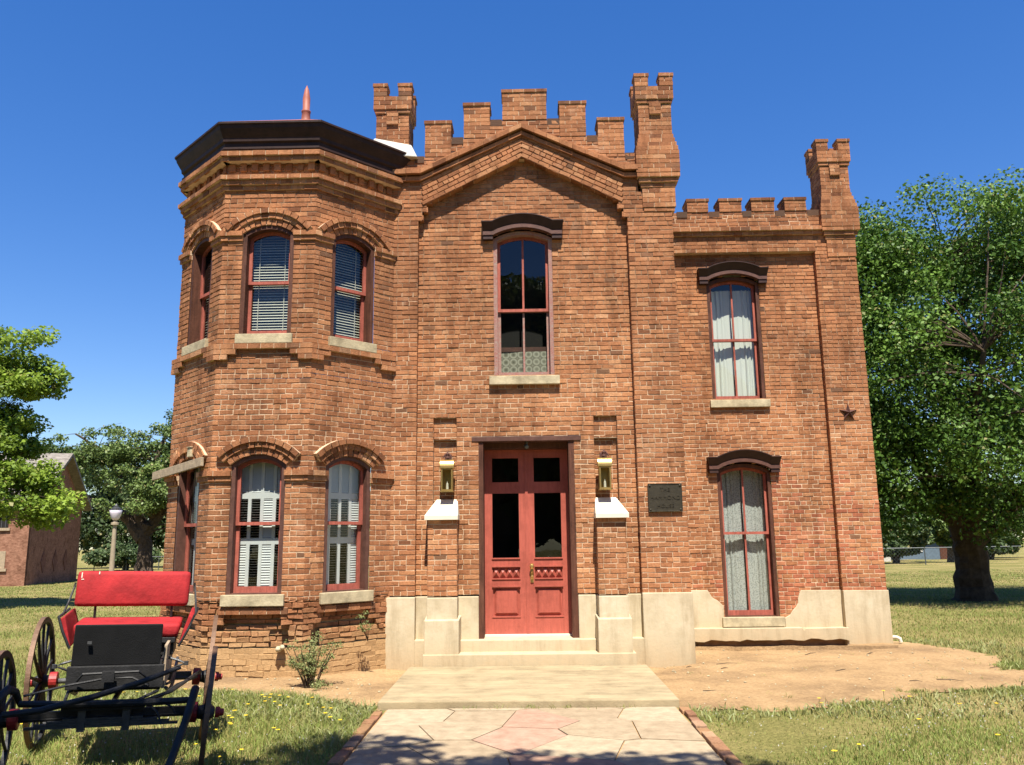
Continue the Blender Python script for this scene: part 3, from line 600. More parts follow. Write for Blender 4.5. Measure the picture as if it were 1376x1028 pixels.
# lintel, door lining, doors
mb = MB(); mb.obox(O, X, Z, FRONT, -.745, .79, 3.035, 3.10, -.3, .012); part(mb, 'lintel', 'brownpaint', bevel=.004)
mb = MB()
for a, b in ((-.655, -.585), (.61, .695)): mb.obox(O, X, Z, FRONT, a, b, .365, 3.033, -.40, -.012)
mb.obox(O, X, Z, FRONT, -.585, .61, 2.95, 3.033, -.40, -.2); mb.obox(O, X, Z, FRONT, -.72, .74, 3.034, 3.2, -.6, -.31)
door = part(mb, 'door', 'maroon')
mb = MB(); mb.obox(O, X, Z, FRONT, -.585, .61, .36, .385, -.42, -.26); part(mb, 'threshold', 'cap', door)
for s_, (a, b) in enumerate(((-.585, .0105), (.0145, .61))):
    nd_, nb = -.36, -.40; mb = MB(); st = .108; zs_ = [.387, .62, 1.02, 1.14, 1.295, 1.415, 2.325, 2.485, 2.83, 2.948]
    for x0, x1 in ((a, a + st), (b - st, b)): mb.obox(O, X, Z, FRONT, x0, x1, zs_[0], zs_[-1], nb, nd_)
    for z0, z1 in ((zs_[0], zs_[1]), (zs_[2], zs_[3]), (zs_[4], zs_[5]), (zs_[6], zs_[7]), (zs_[8], zs_[9])): mb.obox(O, X, Z, FRONT, a + st, b - st, z0, z1, nb, nd_ - .001)
    # sunk backs, the raised bottom panel with mouldings, the diamond-point strip
    mb.obox(O, X, Z, FRONT, a + st, b - st, zs_[1], zs_[2], nb, nd_ - .03); mb.obox(O, X, Z, FRONT, a + st, b - st, zs_[3], zs_[4], nb, nd_ - .028)
    L = Vector((0, 0, 0)); x0, x1, z0, z1 = a + st + .05, b - st - .05, zs_[1] + .05, zs_[2] - .05
    pb = lambda u, v, n: O + X * u + Z * v + FRONT * n
    mb.hexa([pb(x0 - .03, z0 - .03, nd_ - .03), pb(x1 + .03, z0 - .03, nd_ - .03), pb(x1 + .03, z1 + .03, nd_ - .03), pb(x0 - .03, z1 + .03, nd_ - .03), pb(x0, z0, nd_ - .008), pb(x1, z0, nd_ - .008), pb(x1, z1, nd_ - .008), pb(x0, z1, nd_ - .008)])
    for i in range(3): xx = x0 + (x1 - x0) * (i + 1) / 4; mb.obox(O, X, Z, FRONT, xx - .003, xx + .003, z0 + .03, z1 - .03, nd_ - .01, nd_ - .004)
    mb.obox(O, X, Z, FRONT, a + st - .01, b - st + .01, zs_[2], zs_[2] + .02, nd_ - .01, nd_ + .018); mb.obox(O, X, Z, FRONT, a + st - .01, b - st + .01, zs_[1] - .012, zs_[1] + .004, nd_ - .01, nd_ + .008)
    mb.obox(O, X, Z, FRONT, a + st - .01, b - st + .01, zs_[4], zs_[4] + .022, nd_ - .01, nd_ + .02); mb.obox(O, X, Z, FRONT, a + st - .01, b - st + .01, zs_[3] - .014, zs_[3], nd_ - .01, nd_ + .012)
    mb.obox(O, X, Z, FRONT, a + st - .012, b - st + .012, zs_[5] - .01, zs_[5] + .008, nd_ - .01, nd_ + .014)
    k = 4; dw = (b - a - 2 * st) / k
    for i in range(k):
        u0, u1, v0, v1 = a + st + i * dw, a + st + (i + 1) * dw, zs_[3] + .004, zs_[4] - .004; c = pb((u0 + u1) / 2, (v0 + v1) / 2, nd_ + .012)
        mb.add([pb(u0, v0, nd_ - .028), pb(u1, v0, nd_ - .028), pb(u1, v1, nd_ - .028), pb(u0, v1, nd_ - .028), c], [(0, 1, 4), (1, 2, 4), (2, 3, 4), (3, 0, 4)])
    if s_ == 1: mb.obox(O, X, Z, FRONT, a - .022, a + .018, .39, 2.94, nd_ - .004, nd_ + .014)
    leaf = part(mb, 'door_leaf', 'doorred', door)
    for z0, z1 in ((zs_[5], zs_[6]), (zs_[7], zs_[8])):
        g = MB(); g.add([pb(a + st, z0, nd_ - .022), pb(b - st, z0, nd_ - .022), pb(b - st, z1, nd_ - .022), pb(a + st, z1, nd_ - .022)], [(0, 1, 2, 3)]); part(g, 'glass_panel', 'glass', door)
mb = MB(); h0 = O + X * .075 + FRONT * -.355
mb.lathe(h0 + Z * 1.30, FRONT, [(0, .026), (.006, .026), (.01, .014), (.03, .012), (.035, .028), (.055, .032), (.068, .02), (.07, .004)], 14)
mb.tube([h0 + Z * 1.23 + FRONT * .01, h0 + Z * 1.215 + FRONT * .04, h0 + Z * 1.17 + FRONT * .045, h0 + Z * 1.13 + FRONT * .012], [.012, .011, .011, .012], 8)
mb.obox(h0, X, Z, FRONT, -.022, .022, 1.08, 1.34, -.004, .006); part(mb, 'handle', 'brass', door)
mb = MB(); q = [pb(-.6, .37, -.405), pb(.62, .37, -.405), pb(.62, 3.0, -.405), pb(-.6, 3.0, -.405), pb(-.6, .37, -1.3), pb(.62, .37, -1.3), pb(.62, 3.0, -1.3), pb(-.6, 3.0, -1.3)]
mb.add(q, [(4, 5, 6, 7), (0, 1, 5, 4), (1, 2, 6, 5), (2, 3, 7, 6), (3, 0, 4, 7)]); part(mb, 'dark_hall_niche', 'dark', door)  # closed box painted near-black, standing in for the unlit hall

for s_ in (-1, 1):                                   # buttresses with cream caps under the lanterns
    xi, xo = (-.93, -1.325) if s_ < 0 else (.955, 1.34); a, b = min(xi, xo), max(xi, xo); yf = 11.36
    mb = MB(); bricks(mb, Vector((0, yf, 0)), X, Z, FRONT, .93, 1.95, lambda z: [(a, b)], tone=.08)
    for xx, n_ in ((a, -X), (b, X)): bricks(mb, Vector((xx, yf, 0)), Y_, Z, n_, .93, 1.95, lambda z: [(0, .27)], prot=.006)
    bu = part(mb, 'buttress', BM)
    a2, b2 = (-1.365, -.915) if s_ < 0 else (.94, 1.385); y0 = 11.30; yb = 11.71
    xs = (-1.235, -.945) if s_ < 0 else (.965, 1.255)
    mb = MB(); mb.hexa([(a2, yb, 1.95), (b2, yb, 1.95), (b2, yb, 2.01), (a2, yb, 2.01), (a2, y0, 1.95), (b2, y0, 1.95), (b2, y0, 2.005), (a2, y0, 2.005)])
    mb.hexa([(a2, yb, 2.012), (b2, yb, 2.012), (b2, yb + .02, 2.02), (a2, yb + .02, 2.02), (a2, y0, 2.006), (b2, y0, 2.006), (xs[1], 11.66, 2.235), (xs[0], 11.66, 2.235)])
    part(mb, 'cap', 'cap', bu)
    mb = MB(); mb.box(a - .005, b + .005, yf - .025, 11.6, .40, .93); mb.hexa([(a - .04, 11.6, .2), (b + .04, 11.6, .2), (b + .04, 11.6, .68), (a - .04, 11.6, .68), (a - .03, 11.265, .2), (b + .03, 11.265, .2), (b + .03, 11.275, .645), (a - .03, 11.275, .645)])
    part(mb, 'pedestal', 'cement', bu, bevel=.012)
# rendered plinth, piece by piece
for (a, b, yf, z1) in ((-1.90, -1.505, YP - .035, .93), (1.545, 2.215, YP - .035, .955), (-1.51, -1.0, YR - .03, .93), (-1.0, -.655, YR - .034, .925), (.695, 1.0, YR - .034, .93), (1.0, 1.55, YR - .03, .935), (-1.51, -1.30, YP - .03, .375), (1.3, 1.55, YP - .03, .375)):
    mb = MB(); mb.box(a, b, yf, 11.75 if yf < YR - .1 and b - a > .3 and z1 > .5 else 11.72, -.12, z1); part(mb, 'plinth', 'cement', bevel=.012)
mb = MB(); mb.box(2.16, 2.212, 11.76, 13.5, -.1, .945); part(mb, 'plinth', 'cement', bevel=.012)
mb = MB(); mb.box(-1.37, 1.41, 11.25, 11.6, -.05, .215); part(mb, 'step', 'cement', bevel=.012)
mb = MB(); mb.box(-.94, .965, 11.5, 12.0, .1, .365); part(mb, 'step', 'cement', bevel=.012)

# ---- the wing
OW = Vector((0, YWR, 0)); w1, w2 = Opening(3.56, .44, 3.885, 5.90, .115), Opening(3.55, .435, .425, 2.725, .115)
mred = lambda u, v: 2 if (u > 3.9 and v < 2.5 + .5 * math.sin(u * 5) or v < 1.3 and random.random() < .6) and random.random() < .6 else 0
mb = MB(); bricks(mb, OW, X, Z, FRONT, .1, 6.45, lambda z: minus([(2.19, 4.97)], w1.cut(z) + w2.cut(z)), mi=mred, tone=-.02, mo=MO3)
part(mb, 'wall', ['brick', 'mortar', 'brick_red', 'mortar_dark'])
mb = MB(); OWP = Vector((0, YW, 0))
bricks(mb, OWP, X, Z, FRONT, .8, 6.75, lambda z: [(4.96, 5.645)] if z < 6.41 else [(2.2, 5.645 if z < 6.5 else 5.2)], mi=lambda u, v: 2 if v < 2.4 + .4 * math.sin(u * 9) and random.random() < .55 else 0, mo=MO3)
bricks(mb, OWP, X, Z, FRONT, 6.75, 7.08, lambda z: [(2.2, 5.12)], tone=-.05)
bricks(mb, Vector((4.96, YW, 0)), Y_, Z, -X, .8, 6.41, lambda z: [(-.002, .11)], prot=.006)
bricks(mb, Vector((5.645, YW, 0)), Y_, Z, X, -.1, 6.9, lambda z: [(0, 3.2)])
mb.box(2.2, 4.97, YW + .009, YWR + .05, 6.405, 6.45, 1)
course(mb, OWP, X, FRONT, 2.3, 5.1, 6.70, 6.765, .04); course(mb, OWP, X, FRONT, 2.27, 5.1, 6.767, 6.835, .085); course(mb, OWP, X, FRONT, 2.2, 4.97, 6.41, 6.475, .012)
part(mb, 'wing_front', ['brick', 'mortar', 'brick_red', 'mortar_dark'])
mb = MB(); blocks(mb, 2.22, 5.10, YW + .012, YW + .34, 6.95, 7.085); coping(mb, 2.22, 5.10, YW + .01, YW + .34, 7.14, .0); [notch(mb, a, b, YW, 7.145) for a, b in ((2.66, 2.84), (3.21, 3.39), (3.78, 3.94), (4.34, 4.505), (4.88, 5.09))]; wpar = part(mb, 'parapet', BM)
for (a, b) in ((2.845, 3.205), (3.395, 3.775), (3.945, 4.335), (4.51, 4.875)):
    mb = MB(); blocks(mb, a, b, YW - .003, YW + .34, 7.142, 7.33, tone=-.08); coping(mb, a, b, YW - .003, YW + .34, 7.385); part(mb, 'merlon', BM, wpar)
window(OW, X, FRONT, w1, d=.10, frame='maroon', dress='curtain', muntin=True, hood=(6.13, .59, .44, .11, .2), sill=(.12, .06, .05), meet=.49, low_sash='sash')
window(OW, X, FRONT, w2, d=.10, frame='maroon', dress='lacecurtain', muntin=True, hood=(2.945, .59, .44, .115, .2), sill=(.14, .08, .05), meet=.54)
mb = MB()
mb.box(4.955, 5.66, YW - .03, YWR + .06, -.2, .825); part(mb, 'plinth', 'cement', bevel=.006); mb = MB(); mb.box(5.6, 5.662, YWR + .07, 16.6, -.2, .82); part(mb, 'plinth', 'cement', bevel=.006); mb = MB()
mb.prism(OW, X, Z, FRONT, [(2.2, .1), (3.08, .1), (3.10, .60), (3.02, .68), (2.93, .73), (2.86, .845), (2.2, .85)], -.02, .028); part(mb, 'plinth', 'cement', bevel=.006); mb = MB()
mb.prism(OW, X, Z, FRONT, [(4.06, .1), (4.955, .1), (4.955, .828), (4.33, .828), (4.30, .77), (4.275, .70), (4.27, .63), (4.235, .575), (4.18, .52), (4.135, .455), (4.05, .41)], -.02, .026)
part(mb, 'plinth', 'cement', bevel=.006)
mb = MB(); bot = []; xx = 2.19
pts = [(2.19, .12)]
while xx < 4.98: pts.append((xx, .085 + random.uniform(-.02, .025))); xx += .11
pts += [(4.985, .06)]
mb.prism(OW, X, Z, FRONT, pts + [(4.985, .268), (4.32, .262), (4.29, .235), (4.27, .272), (2.19, .275)], -.02, .16)
part(mb, 'ledge', 'cement', bevel=.006)
mb = MB(); mb.box(2.19, 4.96, YWR - .02, YWR + .1, -.2, .12); part(mb, 'footing', 'mortar_dark')

# ---- the octagonal tower
TA, TB, TD, TE = Vector((-4.025, 10.58, 0)), Vector((-2.775, 10.58, 0)), Vector((-4.95, 11.505, 0)), Vector((-4.95, 13.6, 0))
FAC = [(TA, X, FRONT, 1.25), (TB, Vector((s2, s2, 0)), Vector((s2, -s2, 0)), 1.295), (TD, Vector((s2, -s2, 0)), Vector((-s2, -s2, 0)), 1.308), (TE, Vector((0, -1, 0)), Vector((-1, 0, 0)), 2.095)]
def foot(u, v): return min(1, max(0, (.70 - v) / .38 + random.uniform(-.18, .18)))
mb = MB()
for fi, (o, u, n, L) in enumerate(FAC):
    cx = .62 if fi < 2 else .66
    up_, lo_ = Opening(cx, .345, 4.37, 5.77, .125), Opening(cx, .35, 1.04, 2.665, .13)
    win = fi < 3
    cuts = (lambda z: up_.cut(z) + lo_.cut(z)) if win else (lambda z: [])
    rec = (lambda z: [(cx - .47, cx + .47)] if .62 <= z < .692 else ([(cx - .36, cx + .36)] if .692 <= z < .83 else [])) if win else (lambda z: [])
    hol = [(cx + .22, cx + .46)] if fi == 0 else ([] if fi != 1 else [(cx - .5, cx - .36)])
    iv_up = lambda z: minus([(-.003, L + .003)], cuts(z))
    bricks(mb, o, u, Z, n, .97, 6.42, iv_up, tone=-.04, mo=MO3)
    iv_lo = lambda z: minus([(-.003, L + .003)], cuts(z) + rec(z) + (hol if .42 < z < .62 else []))
    bricks(mb, o, u, Z, n, .415, .97, iv_lo, prot=.03, mi=0, mo=2, rough=2.6, foot=foot, joint=.013)
    bricks(mb, o, u, Z, n, -.07, .415, lambda z: [(-.003, L + .003)], prot=.006, mi=0, mo=2, rough=2.2, foot=lambda u, v: 1., joint=.0045)
    if win:
        mb.obox(o, u, Z, n, cx - .6, cx + .6, .55, .95, -.25, -.1, 2)
        for z0, z1, hw in ((.61, .692, .48), (.692, .86, .37)): bricks(mb, o, u, Z, n, z0, z1, lambda z: [(cx - hw, cx + hw)], proj=-.07, prot=.02, mi=0, mo=2, foot=foot, rough=2.)
        for (a, b) in hol: mb.obox(o, u, Z, n, a - .05, b + .05, .38, .70, -.2, -.13, 2); bricks(mb, o, u, Z, n, .41, .66, lambda z: [(a - .03, b + .03)], proj=-.11, prot=.015, mi=0, mo=2, rough=3., foot=lambda u, v: .3)
        # proud stepped band under each sill
        for zs_, k in ((4.245, 1), (.895, 2)):
            if k == 1:
                course(mb, o, u, n, -.022, L + .022, zs_ - .072, zs_ - .002, .055)
                for e, z1 in ((.36, zs_ - .074), (.47, zs_ - .146)):
                    course(mb, o, u, n, -.021, cx - e, z1 - .07, z1, .052); course(mb, o, u, n, cx + e, L + .021, z1 - .07, z1, .052)
            else: course(mb, o, u, n, cx - .42, cx + .44, zs_ - .09, zs_ - .01, .02, tone=-.2)
        # impost bands
        for zz in (5.70, 2.485):
            for a, b in ((-.02, cx - .345), (cx + .345, L + .02)):
                course(mb, o, u, n, a, b, zz + .03, zz + .10, .055); course(mb, o, u, n, a + .01 if a < 0 else a, b - .01 if b > L else b, zz - .035, zz + .028, .03)
        # arches: soldier ring, then two corbelled label rings
        for op, hood2 in ((up_, 0), (lo_, 1)):
            C = o + u * cx + Z * op.zc; an = math.asin(op.w / op.R) + .03
            ringbricks(mb, C, u, n, op.R, op.R + .085, an, .012 if not hood2 else .03, .075, tone=.0 if not hood2 else -.15)
            ringbricks(mb, C, u, n, op.R + .087, op.R + .155, an + .06, .04 if not hood2 else .055, .10, tone=-.05)
            ringbricks(mb, C, u, n, op.R + .157, op.R + .225, an + (.16 if not hood2 else .05), .066 if not hood2 else (.085 if fi < 2 else .05), .11, tone=-.05)
    # cornice bands below the roof: dentil course between two projecting bands
    e = .4142
    for z0, z1, p in ((6.385, 6.45, .03), (6.452, 6.52, .066), (6.522, 6.585, .10), (6.79, 6.855, .08), (6.857, 6.925, .115)):
        course(mb, o, u, n, -e * p if fi < 3 else 0, (L + e * p) if fi != 1 else L + .06, z0, z1, p, tone=-.05)
    bricks(mb, o, u, Z, n, 6.585, 6.79, lambda z: [(-.005, L + .005)], proj=-.035, tone=-.1, prot=.012)
    nk = 8 if fi < 3 else 12
    for i in range(nk):
        a = L * (i + .2) / nk; mb.obox(o, u, Z, n, a, a + .085, 6.68, 6.786, -.04, random.uniform(-.025, .018), 0, (random.random() * .6, 0, 0))
part(mb, 'tower_wall', ['brick', 'mortar', 'mortar_mud', 'mortar_dark'])
for fi, (o, u, n, L) in enumerate(FAC[:3]):
    cx = .62 if fi < 2 else .66
    window(o, u, n, Opening(cx, .345, 4.37, 5.77, .125), d=.13, frame='maroon', dress='slats', sill=(.125, .05, .03), meet=.49)
    window(o, u, n, Opening(cx, .35, 1.04, 2.665, .13), d=.10, frame='brownpaint', dress=('shutterA', 'shutterB', 'shutterB')[fi], sill=(.135, .05, .045), meet=.50)
# wooden cornice of the tower, profile swept round the facets
prof = [(.0, 6.925), (.05, 6.93), (.05, 6.965), (.075, 6.968), (.075, 6.995), (.05, 7.0), (.055, 7.055), (.085, 7.075), (.09, 7.12), (.12, 7.17), (.155, 7.235), (.165, 7.285), (.185, 7.29), (.185, 7.315), (0, 7.32)]
def octo(o): return [(-4.95 - o, 13.6), (-4.95 - o, 11.505 - e * o), (-4.025 - e * o, 10.58 - o), (-2.775 + e * o, 10.58 - o), (-2.775 + e * o + (11.53 - 10.58 + o), 11.53)]
mb = MB()
for (o0, z0), (o1, z1) in zip(prof, prof[1:]):
    a, b = octo(o0), octo(o1)
    for i in range(4): mb.add([(*a[i], z0), (*a[i + 1], z0), (*b[i + 1], z1), (*b[i], z1)], [(0, 1, 2, 3)])
a = [(*octo(o)[-1], z) for o, z in prof]; mb.add(a, [tuple(range(len(a)))])
part(mb, 'tower_cornice', 'cornice')
mb = MB(); k = octo(.185); k = k[:-1] + [(-1.62, 11.53), (-1.85, 13.6)]; ap = (-3.385, 12.1, 8.25)
mb.add([(*p, 7.318) for p in k] + [ap], [(i, (i + 1) % len(k), len(k)) for i in range(len(k))]); rf = part(mb, 'tower_roof', 'roofred')
mb = MB(); mb.lathe((-3.385, 12.1, 8.15), Z, [(0, .10), (.06, .075), (.2, .065), (.215, .075), (.235, .075), (.25, .055), (.45, .06), (.6, .035), (.68, .004)], 12); part(mb, 'finial', 'roofred', rf, smooth=True)
# ================================================================ things fixed to the house
def lantern(cx, label):
    t = thing('wall_lantern', (cx, 11.67, 2.5), label, 'lantern', 'brass lanterns beside the door'); og = t.location
    mb = MB(); mb.box(cx - .05, cx + .05, 11.66, 11.69, 2.66, 2.86)
    for k in (-1, 1): mb.tube([(cx + k * .005, 11.64, 2.84), (cx + k * .03, 11.58, 2.86), (cx + k * .045, 11.54, 2.83), (cx + k * .06, 11.53, 2.80)], [.012, .012, .01, .008], 6)
    mb.lathe((cx, 11.57, 2.80), Z, [(0, .03), (.03, .02), (.06, .026), (.1, .002)], 10); mb.build('bracket', M['rust'], t, og)
    mb = MB(); pr = [(a, .062 * math.sin(a) * 1.5) for a in [PI * i / 10 for i in range(11)]]
    mb.prism(Vector((cx, 11.55, 2.665)), Y_, Z, X, [(-.085 * math.cos(a), .115 * math.sin(a) if 0 < a < PI else 0) for a in [PI * i / 12 for i in range(13)]], -.095, .095); mb.box(cx - .102, cx + .102, 11.455, 11.645, 2.655, 2.668)
    mb.build('roof', 'brass', t, og)
    mb = MB(); z0, z1 = 2.345, 2.655
    for sx in (-1, 1):
        for y0 in (11.475, 11.62): mb.box(*sorted((cx + sx * .08, cx + sx * .06)), y0 - .01, y0 + .012, z0, z1)
    for (za, zb) in ((z0, z0 + .022), (z1 - .022, z1)):
        mb.box(cx - .0605, cx + .0605, 11.467, 11.485, za, zb)
        for sx in (-1, 1): mb.box(*sorted((cx + sx * .08, cx + sx * .0605)), 11.4855, 11.61, za, zb)
    mb.box(cx - .09, cx + .09, 11.455, 11.645, z0 - .014, z0); mb.box(cx - .07, cx + .07, 11.63, 11.64, z0, z1); mb.build('frame', 'brass', t, og)
    mb = MB(); mb.add([(cx - .06, 11.474, z0 + .02), (cx + .06, 11.474, z0 + .02), (cx + .06, 11.474, z1 - .02), (cx - .06, 11.474, z1 - .02)], [(0, 1, 2, 3)])
    for sx in (-1, 1): mb.add([(cx + sx * .07, 11.485, z0 + .02), (cx + sx * .07, 11.61, z0 + .02), (cx + sx * .07, 11.61, z1 - .02), (cx + sx * .07, 11.485, z1 - .02)], [(0, 1, 2, 3)])
    mb.build('pane', 'glass', t, og)
    mb = MB(); mb.lathe((cx, 11.55, z0), Z, [(0, .02), (.05, .018), (.1, .016), (.105, .008), (.14, .002)], 10); mb.build('candle', 'cap', t, og)
lantern(-1.08, 'brass wall lantern left of the red doors, above the cream sloped cap')
lantern(1.10, 'brass wall lantern between the red doors and the bronze plaque')

pq = thing('plaque', (1.908, YP, 2.215), 'square dark bronze plaque with raised lettering bolted to the brick pilaster', 'plaque')
mb = MB(); PO = Vector((1.908, YP - .012, 2.215)); mb.obox(PO, X, Z, FRONT, -.232, .232, -.19, .19, 0, .018)
mb.ring(PO, X, Z, FRONT, [(-.232, -.19), (.232, -.19), (.232, .19), (-.232, .19)], [(-.222, -.18), (.222, -.18), (.222, .18), (-.222, .18)], .0185, .024, closed=True)
mb.build('plate', 'bronze', pq, pq.location, bevel=.002)
for sx in (-1, 1):
    for sz in (-1, 1): mb = MB(); mb.lathe(PO + X * (sx * .205) + Z * (sz * .163) + FRONT * .0185, FRONT, [(0, .014), (.008, .013), (.013, .006), (.014, .001)], 10); mb.build('bolt', 'bronze', pq, pq.location)
for tx, zz, sz in (('THE', .085, .07), ('HAMMOND', -.025, .075), ('HOUSE', -.135, .07)):
    cu = bpy.data.curves.new('lettering', 'FONT'); cu.body = tx; cu.size = sz; cu.extrude = .003; cu.align_x = 'CENTER'; cu.space_character = 1.05
    tmp = bpy.data.objects.new('lettering_tmp', cu); S.collection.objects.link(tmp); bpy.context.view_layer.update()
    me = bpy.data.meshes.new_from_object(tmp.evaluated_get(bpy.context.evaluated_depsgraph_get())); bpy.data.objects.remove(tmp)
    o = bpy.data.objects.new('lettering', me); S.collection.objects.link(o); me.materials.clear(); me.materials.append(M['bronze']); o.parent = pq; o.rotation_euler = (PI / 2, 0, 0); o.location = (0, -.012 - .021, zz)

mb = MB(); SO = Vector((5.285, YW, 3.64)); ps = []
for i in range(10): r_ = .145 if i % 2 == 0 else .052; a = PI * i / 5; ps.append((r_ * math.sin(a), r_ * math.cos(a)))
P_ = lambda q, n: SO + X * q[0] + Z * q[1] + FRONT * n
mb.add([P_(q, .012) for q in ps] + [P_((0, 0), .075)] + [P_(q, -.01) for q in ps], [(i, (i + 1) % 10, 10) for i in range(10)] + [(11 + i, 11 + (i + 1) % 10, (i + 1) % 10, i) for i in range(10)])
st_ = mb.build('wall_star', 'rust', None, SO); st_.location = SO; tag(st_, 'rusty five pointed iron star bolted high on the right brick pilaster', 'wall star')

cm = thing('security_camera', (.03, 11.8, 2.99), 'small grey camera hanging under the lintel over the red doors', 'camera')
mb = MB(); mb.lathe((.03, 11.72, 3.035), -Z, [(0, .03), (.012, .03), (.014, .012), (.05, .012)], 12); mb.build('mount', 'galv', cm, cm.location)
mb = MB(); mb.lathe((.01, 11.76, 2.985), (.25, -1, -.35), [(0, .026), (.09, .028), (.092, .02), (.1, .018)], 12); mb.build('body', 'galv', cm, cm.location)

o, u, n, L = FAC[2]
mb = MB(); c0 = o + u * (L - 1.60) + n * .10 + Z * 2.60; c1 = o + u * (L - .06) + n * .085 + Z * 2.70; d_ = (c1 - c0)
ud = d_.normalized(); vd = Vector((0, 0, 1)) - ud * ud.z; vd.normalize()
mb.obox(c0, ud, vd, n, 0, d_.length, -.05, .065, -.02, .02)
pk = mb.build('plank', 'planksilver', None, c0, bevel=.006); pk.location = c0; tag(pk, 'weathered grey plank lying across the lower left tower window head', 'plank')
mb = MB(); k = o + u * .80 + n * .03 + Z * 2.86; mb.obox(k, u, Z, n, -.05, .05, -.06, .06, -.05, .05); mb.obox(k, u, Z, n, -.06, .06, .062, .075, -.05, .06)
bx = mb.build('junction_box', 'stone', None, k, bevel=.005); bx.location = k; tag(bx, 'small pale electrical box under the arch above the grey plank', 'box')

# ================================================================ ground
WALKX = (-1.43, 1.48)
def gz(x, y):
    z = np.where(y > 12, -.013 * (np.minimum(y, 160) - 12), 0.) + .028 * np.clip(-3.0 - x, 0, 4) * np.clip((13 - y) / 4, 0, 1)
    z = z + .018 * np.sin(x * 1.7 + 1) * np.sin(y * 1.3 + .4) + .03 * np.sin(x * .31 + y * .23) * np.clip((y - 12) / 10, 0, 1)
    near = (np.abs(x - .0) < 2.2) & (y < 12.5); return np.where(near, np.minimum(z, -.012), z)
dirt_poly = np.array([(1.45, 8.95), (1.75, 8.75), (2.36, 8.50), (2.9, 8.72), (3.33, 8.98), (3.8, 9.05), (4.32, 9.48), (4.9, 9.6), (5.46, 9.72), (6.1, 10.1), (6.3, 10.75), (6.05, 11.3), (6.5, 12.1), (6.35, 13.1), (5.95, 13.9), (5.6, 14.2), (1.4, 14.2)])
dirt_poly_l = np.array([(-1.50, 8.85), (-1.9, 9.22), (-2.3, 9.42), (-2.9, 9.66), (-3.5, 9.85), (-4.1, 9.95), (-4.7, 10.4), (-5.3, 10.9), (-5.5, 11.8), (-5.2, 14), (-1.4, 14), (-1.4, 9.0)])
def wob(p, amp=.09, step=.12, seed=1):
    r = np.random.default_rng(seed); out = []
    for a, b in zip(p, np.roll(p, -1, 0)):
        n = max(1, int(np.hypot(*(b - a)) / step))
        for i in range(n): out.append(a + (b - a) * i / n + r.normal(0, amp * .5, 2) * (1 if a[1] < 13.5 else 0))
    return np.array(out)
dirt_poly, dirt_poly_l = wob(dirt_poly, .10, .16, 3), wob(dirt_poly_l, .10, .16, 4)
def inside(P, poly):
    x, y = P[:, 0], P[:, 1]; r = np.zeros(len(P), bool)
    for (x0, y0), (x1, y1) in zip(poly, np.roll(poly, -1, 0)):
        c = ((y0 > y) != (y1 > y)); r ^= c & (x < (x1 - x0) * (y - y0) / ((y1 - y0) if y1 != y0 else 1e-9) + x0)
    return r
def edge_dist(P, poly):
    d = np.full(len(P), 9.)
    for a, b in zip(poly, np.roll(poly, -1, 0)):
        ab = b - a; t = np.clip(((P - a) @ ab) / (ab @ ab + 1e-12), 0, 1); d = np.minimum(d, np.linalg.norm(P - a - t[:, None] * ab, axis=1))
    return d
def sheet(name, xs, ys, zf, material, mask=None):
    gx, gy = np.meshgrid(xs, ys); P = np.c_[gx.ravel(), gy.ravel()]; V = np.c_[P, zf(P)]
    nx = len(xs); i, j = np.meshgrid(np.arange(nx - 1), np.arange(len(ys) - 1)); a = (j * nx + i).ravel(); F = np.c_[a, a + 1, a + nx + 1, a + nx]
    if mask is not None:
        F = F[mask(V[F].mean(1)[:, :2])]
    o = soup(name, V, F, np.full((len(F), 3), .5), material); o.data.polygons.foreach_set('use_smooth', [True] * len(F)); return tag(o, kind='structure')
def grass_ground_mat():
    m, n, l, b = newmat('lawn_ground'); tc = n.new('ShaderNodeTexCoord')
    a = nd(n, 'ShaderNodeTexNoise', Scale=.35, Detail=8., Roughness=.6); l.new(tc.outputs['Object'], a.inputs['Vector'])
    ra = ramp(n, [(.35, (.14, .14, .046)), (.5, (.21, .185, .075)), (.66, (.31, .24, .12))]); l.new(a.outputs[0], ra.inputs[0])
    f = nd(n, 'ShaderNodeTexNoise', Scale=24., Detail=9., Roughness=.8); l.new(tc.outputs['Object'], f.inputs['Vector'])
    rf_ = ramp(n, [(.34, (.4, .45, .35)), (.66, (1.45, 1.4, 1.25))]); l.new(f.outputs[0], rf_.inputs[0])
    c = mixc(n, l, .9, ra.outputs[0], rf_.outputs[0], 'MULTIPLY'); l.new(c, b.inputs['Base Color']); b.inputs['Roughness'].default_value = 1; b.inputs['Specular IOR Level'].default_value = .05
    g = nd(n, 'ShaderNodeTexNoise', Scale=45., Detail=4.); l.new(tc.outputs['Object'], g.inputs['Vector'])
    bp = nd(n, 'ShaderNodeBump', Strength=1., Distance=.04); l.new(g.outputs[0], bp.inputs['Height']); l.new(bp.outputs[0], b.inputs['Normal']); return m
M['lawn'] = grass_ground_mat()
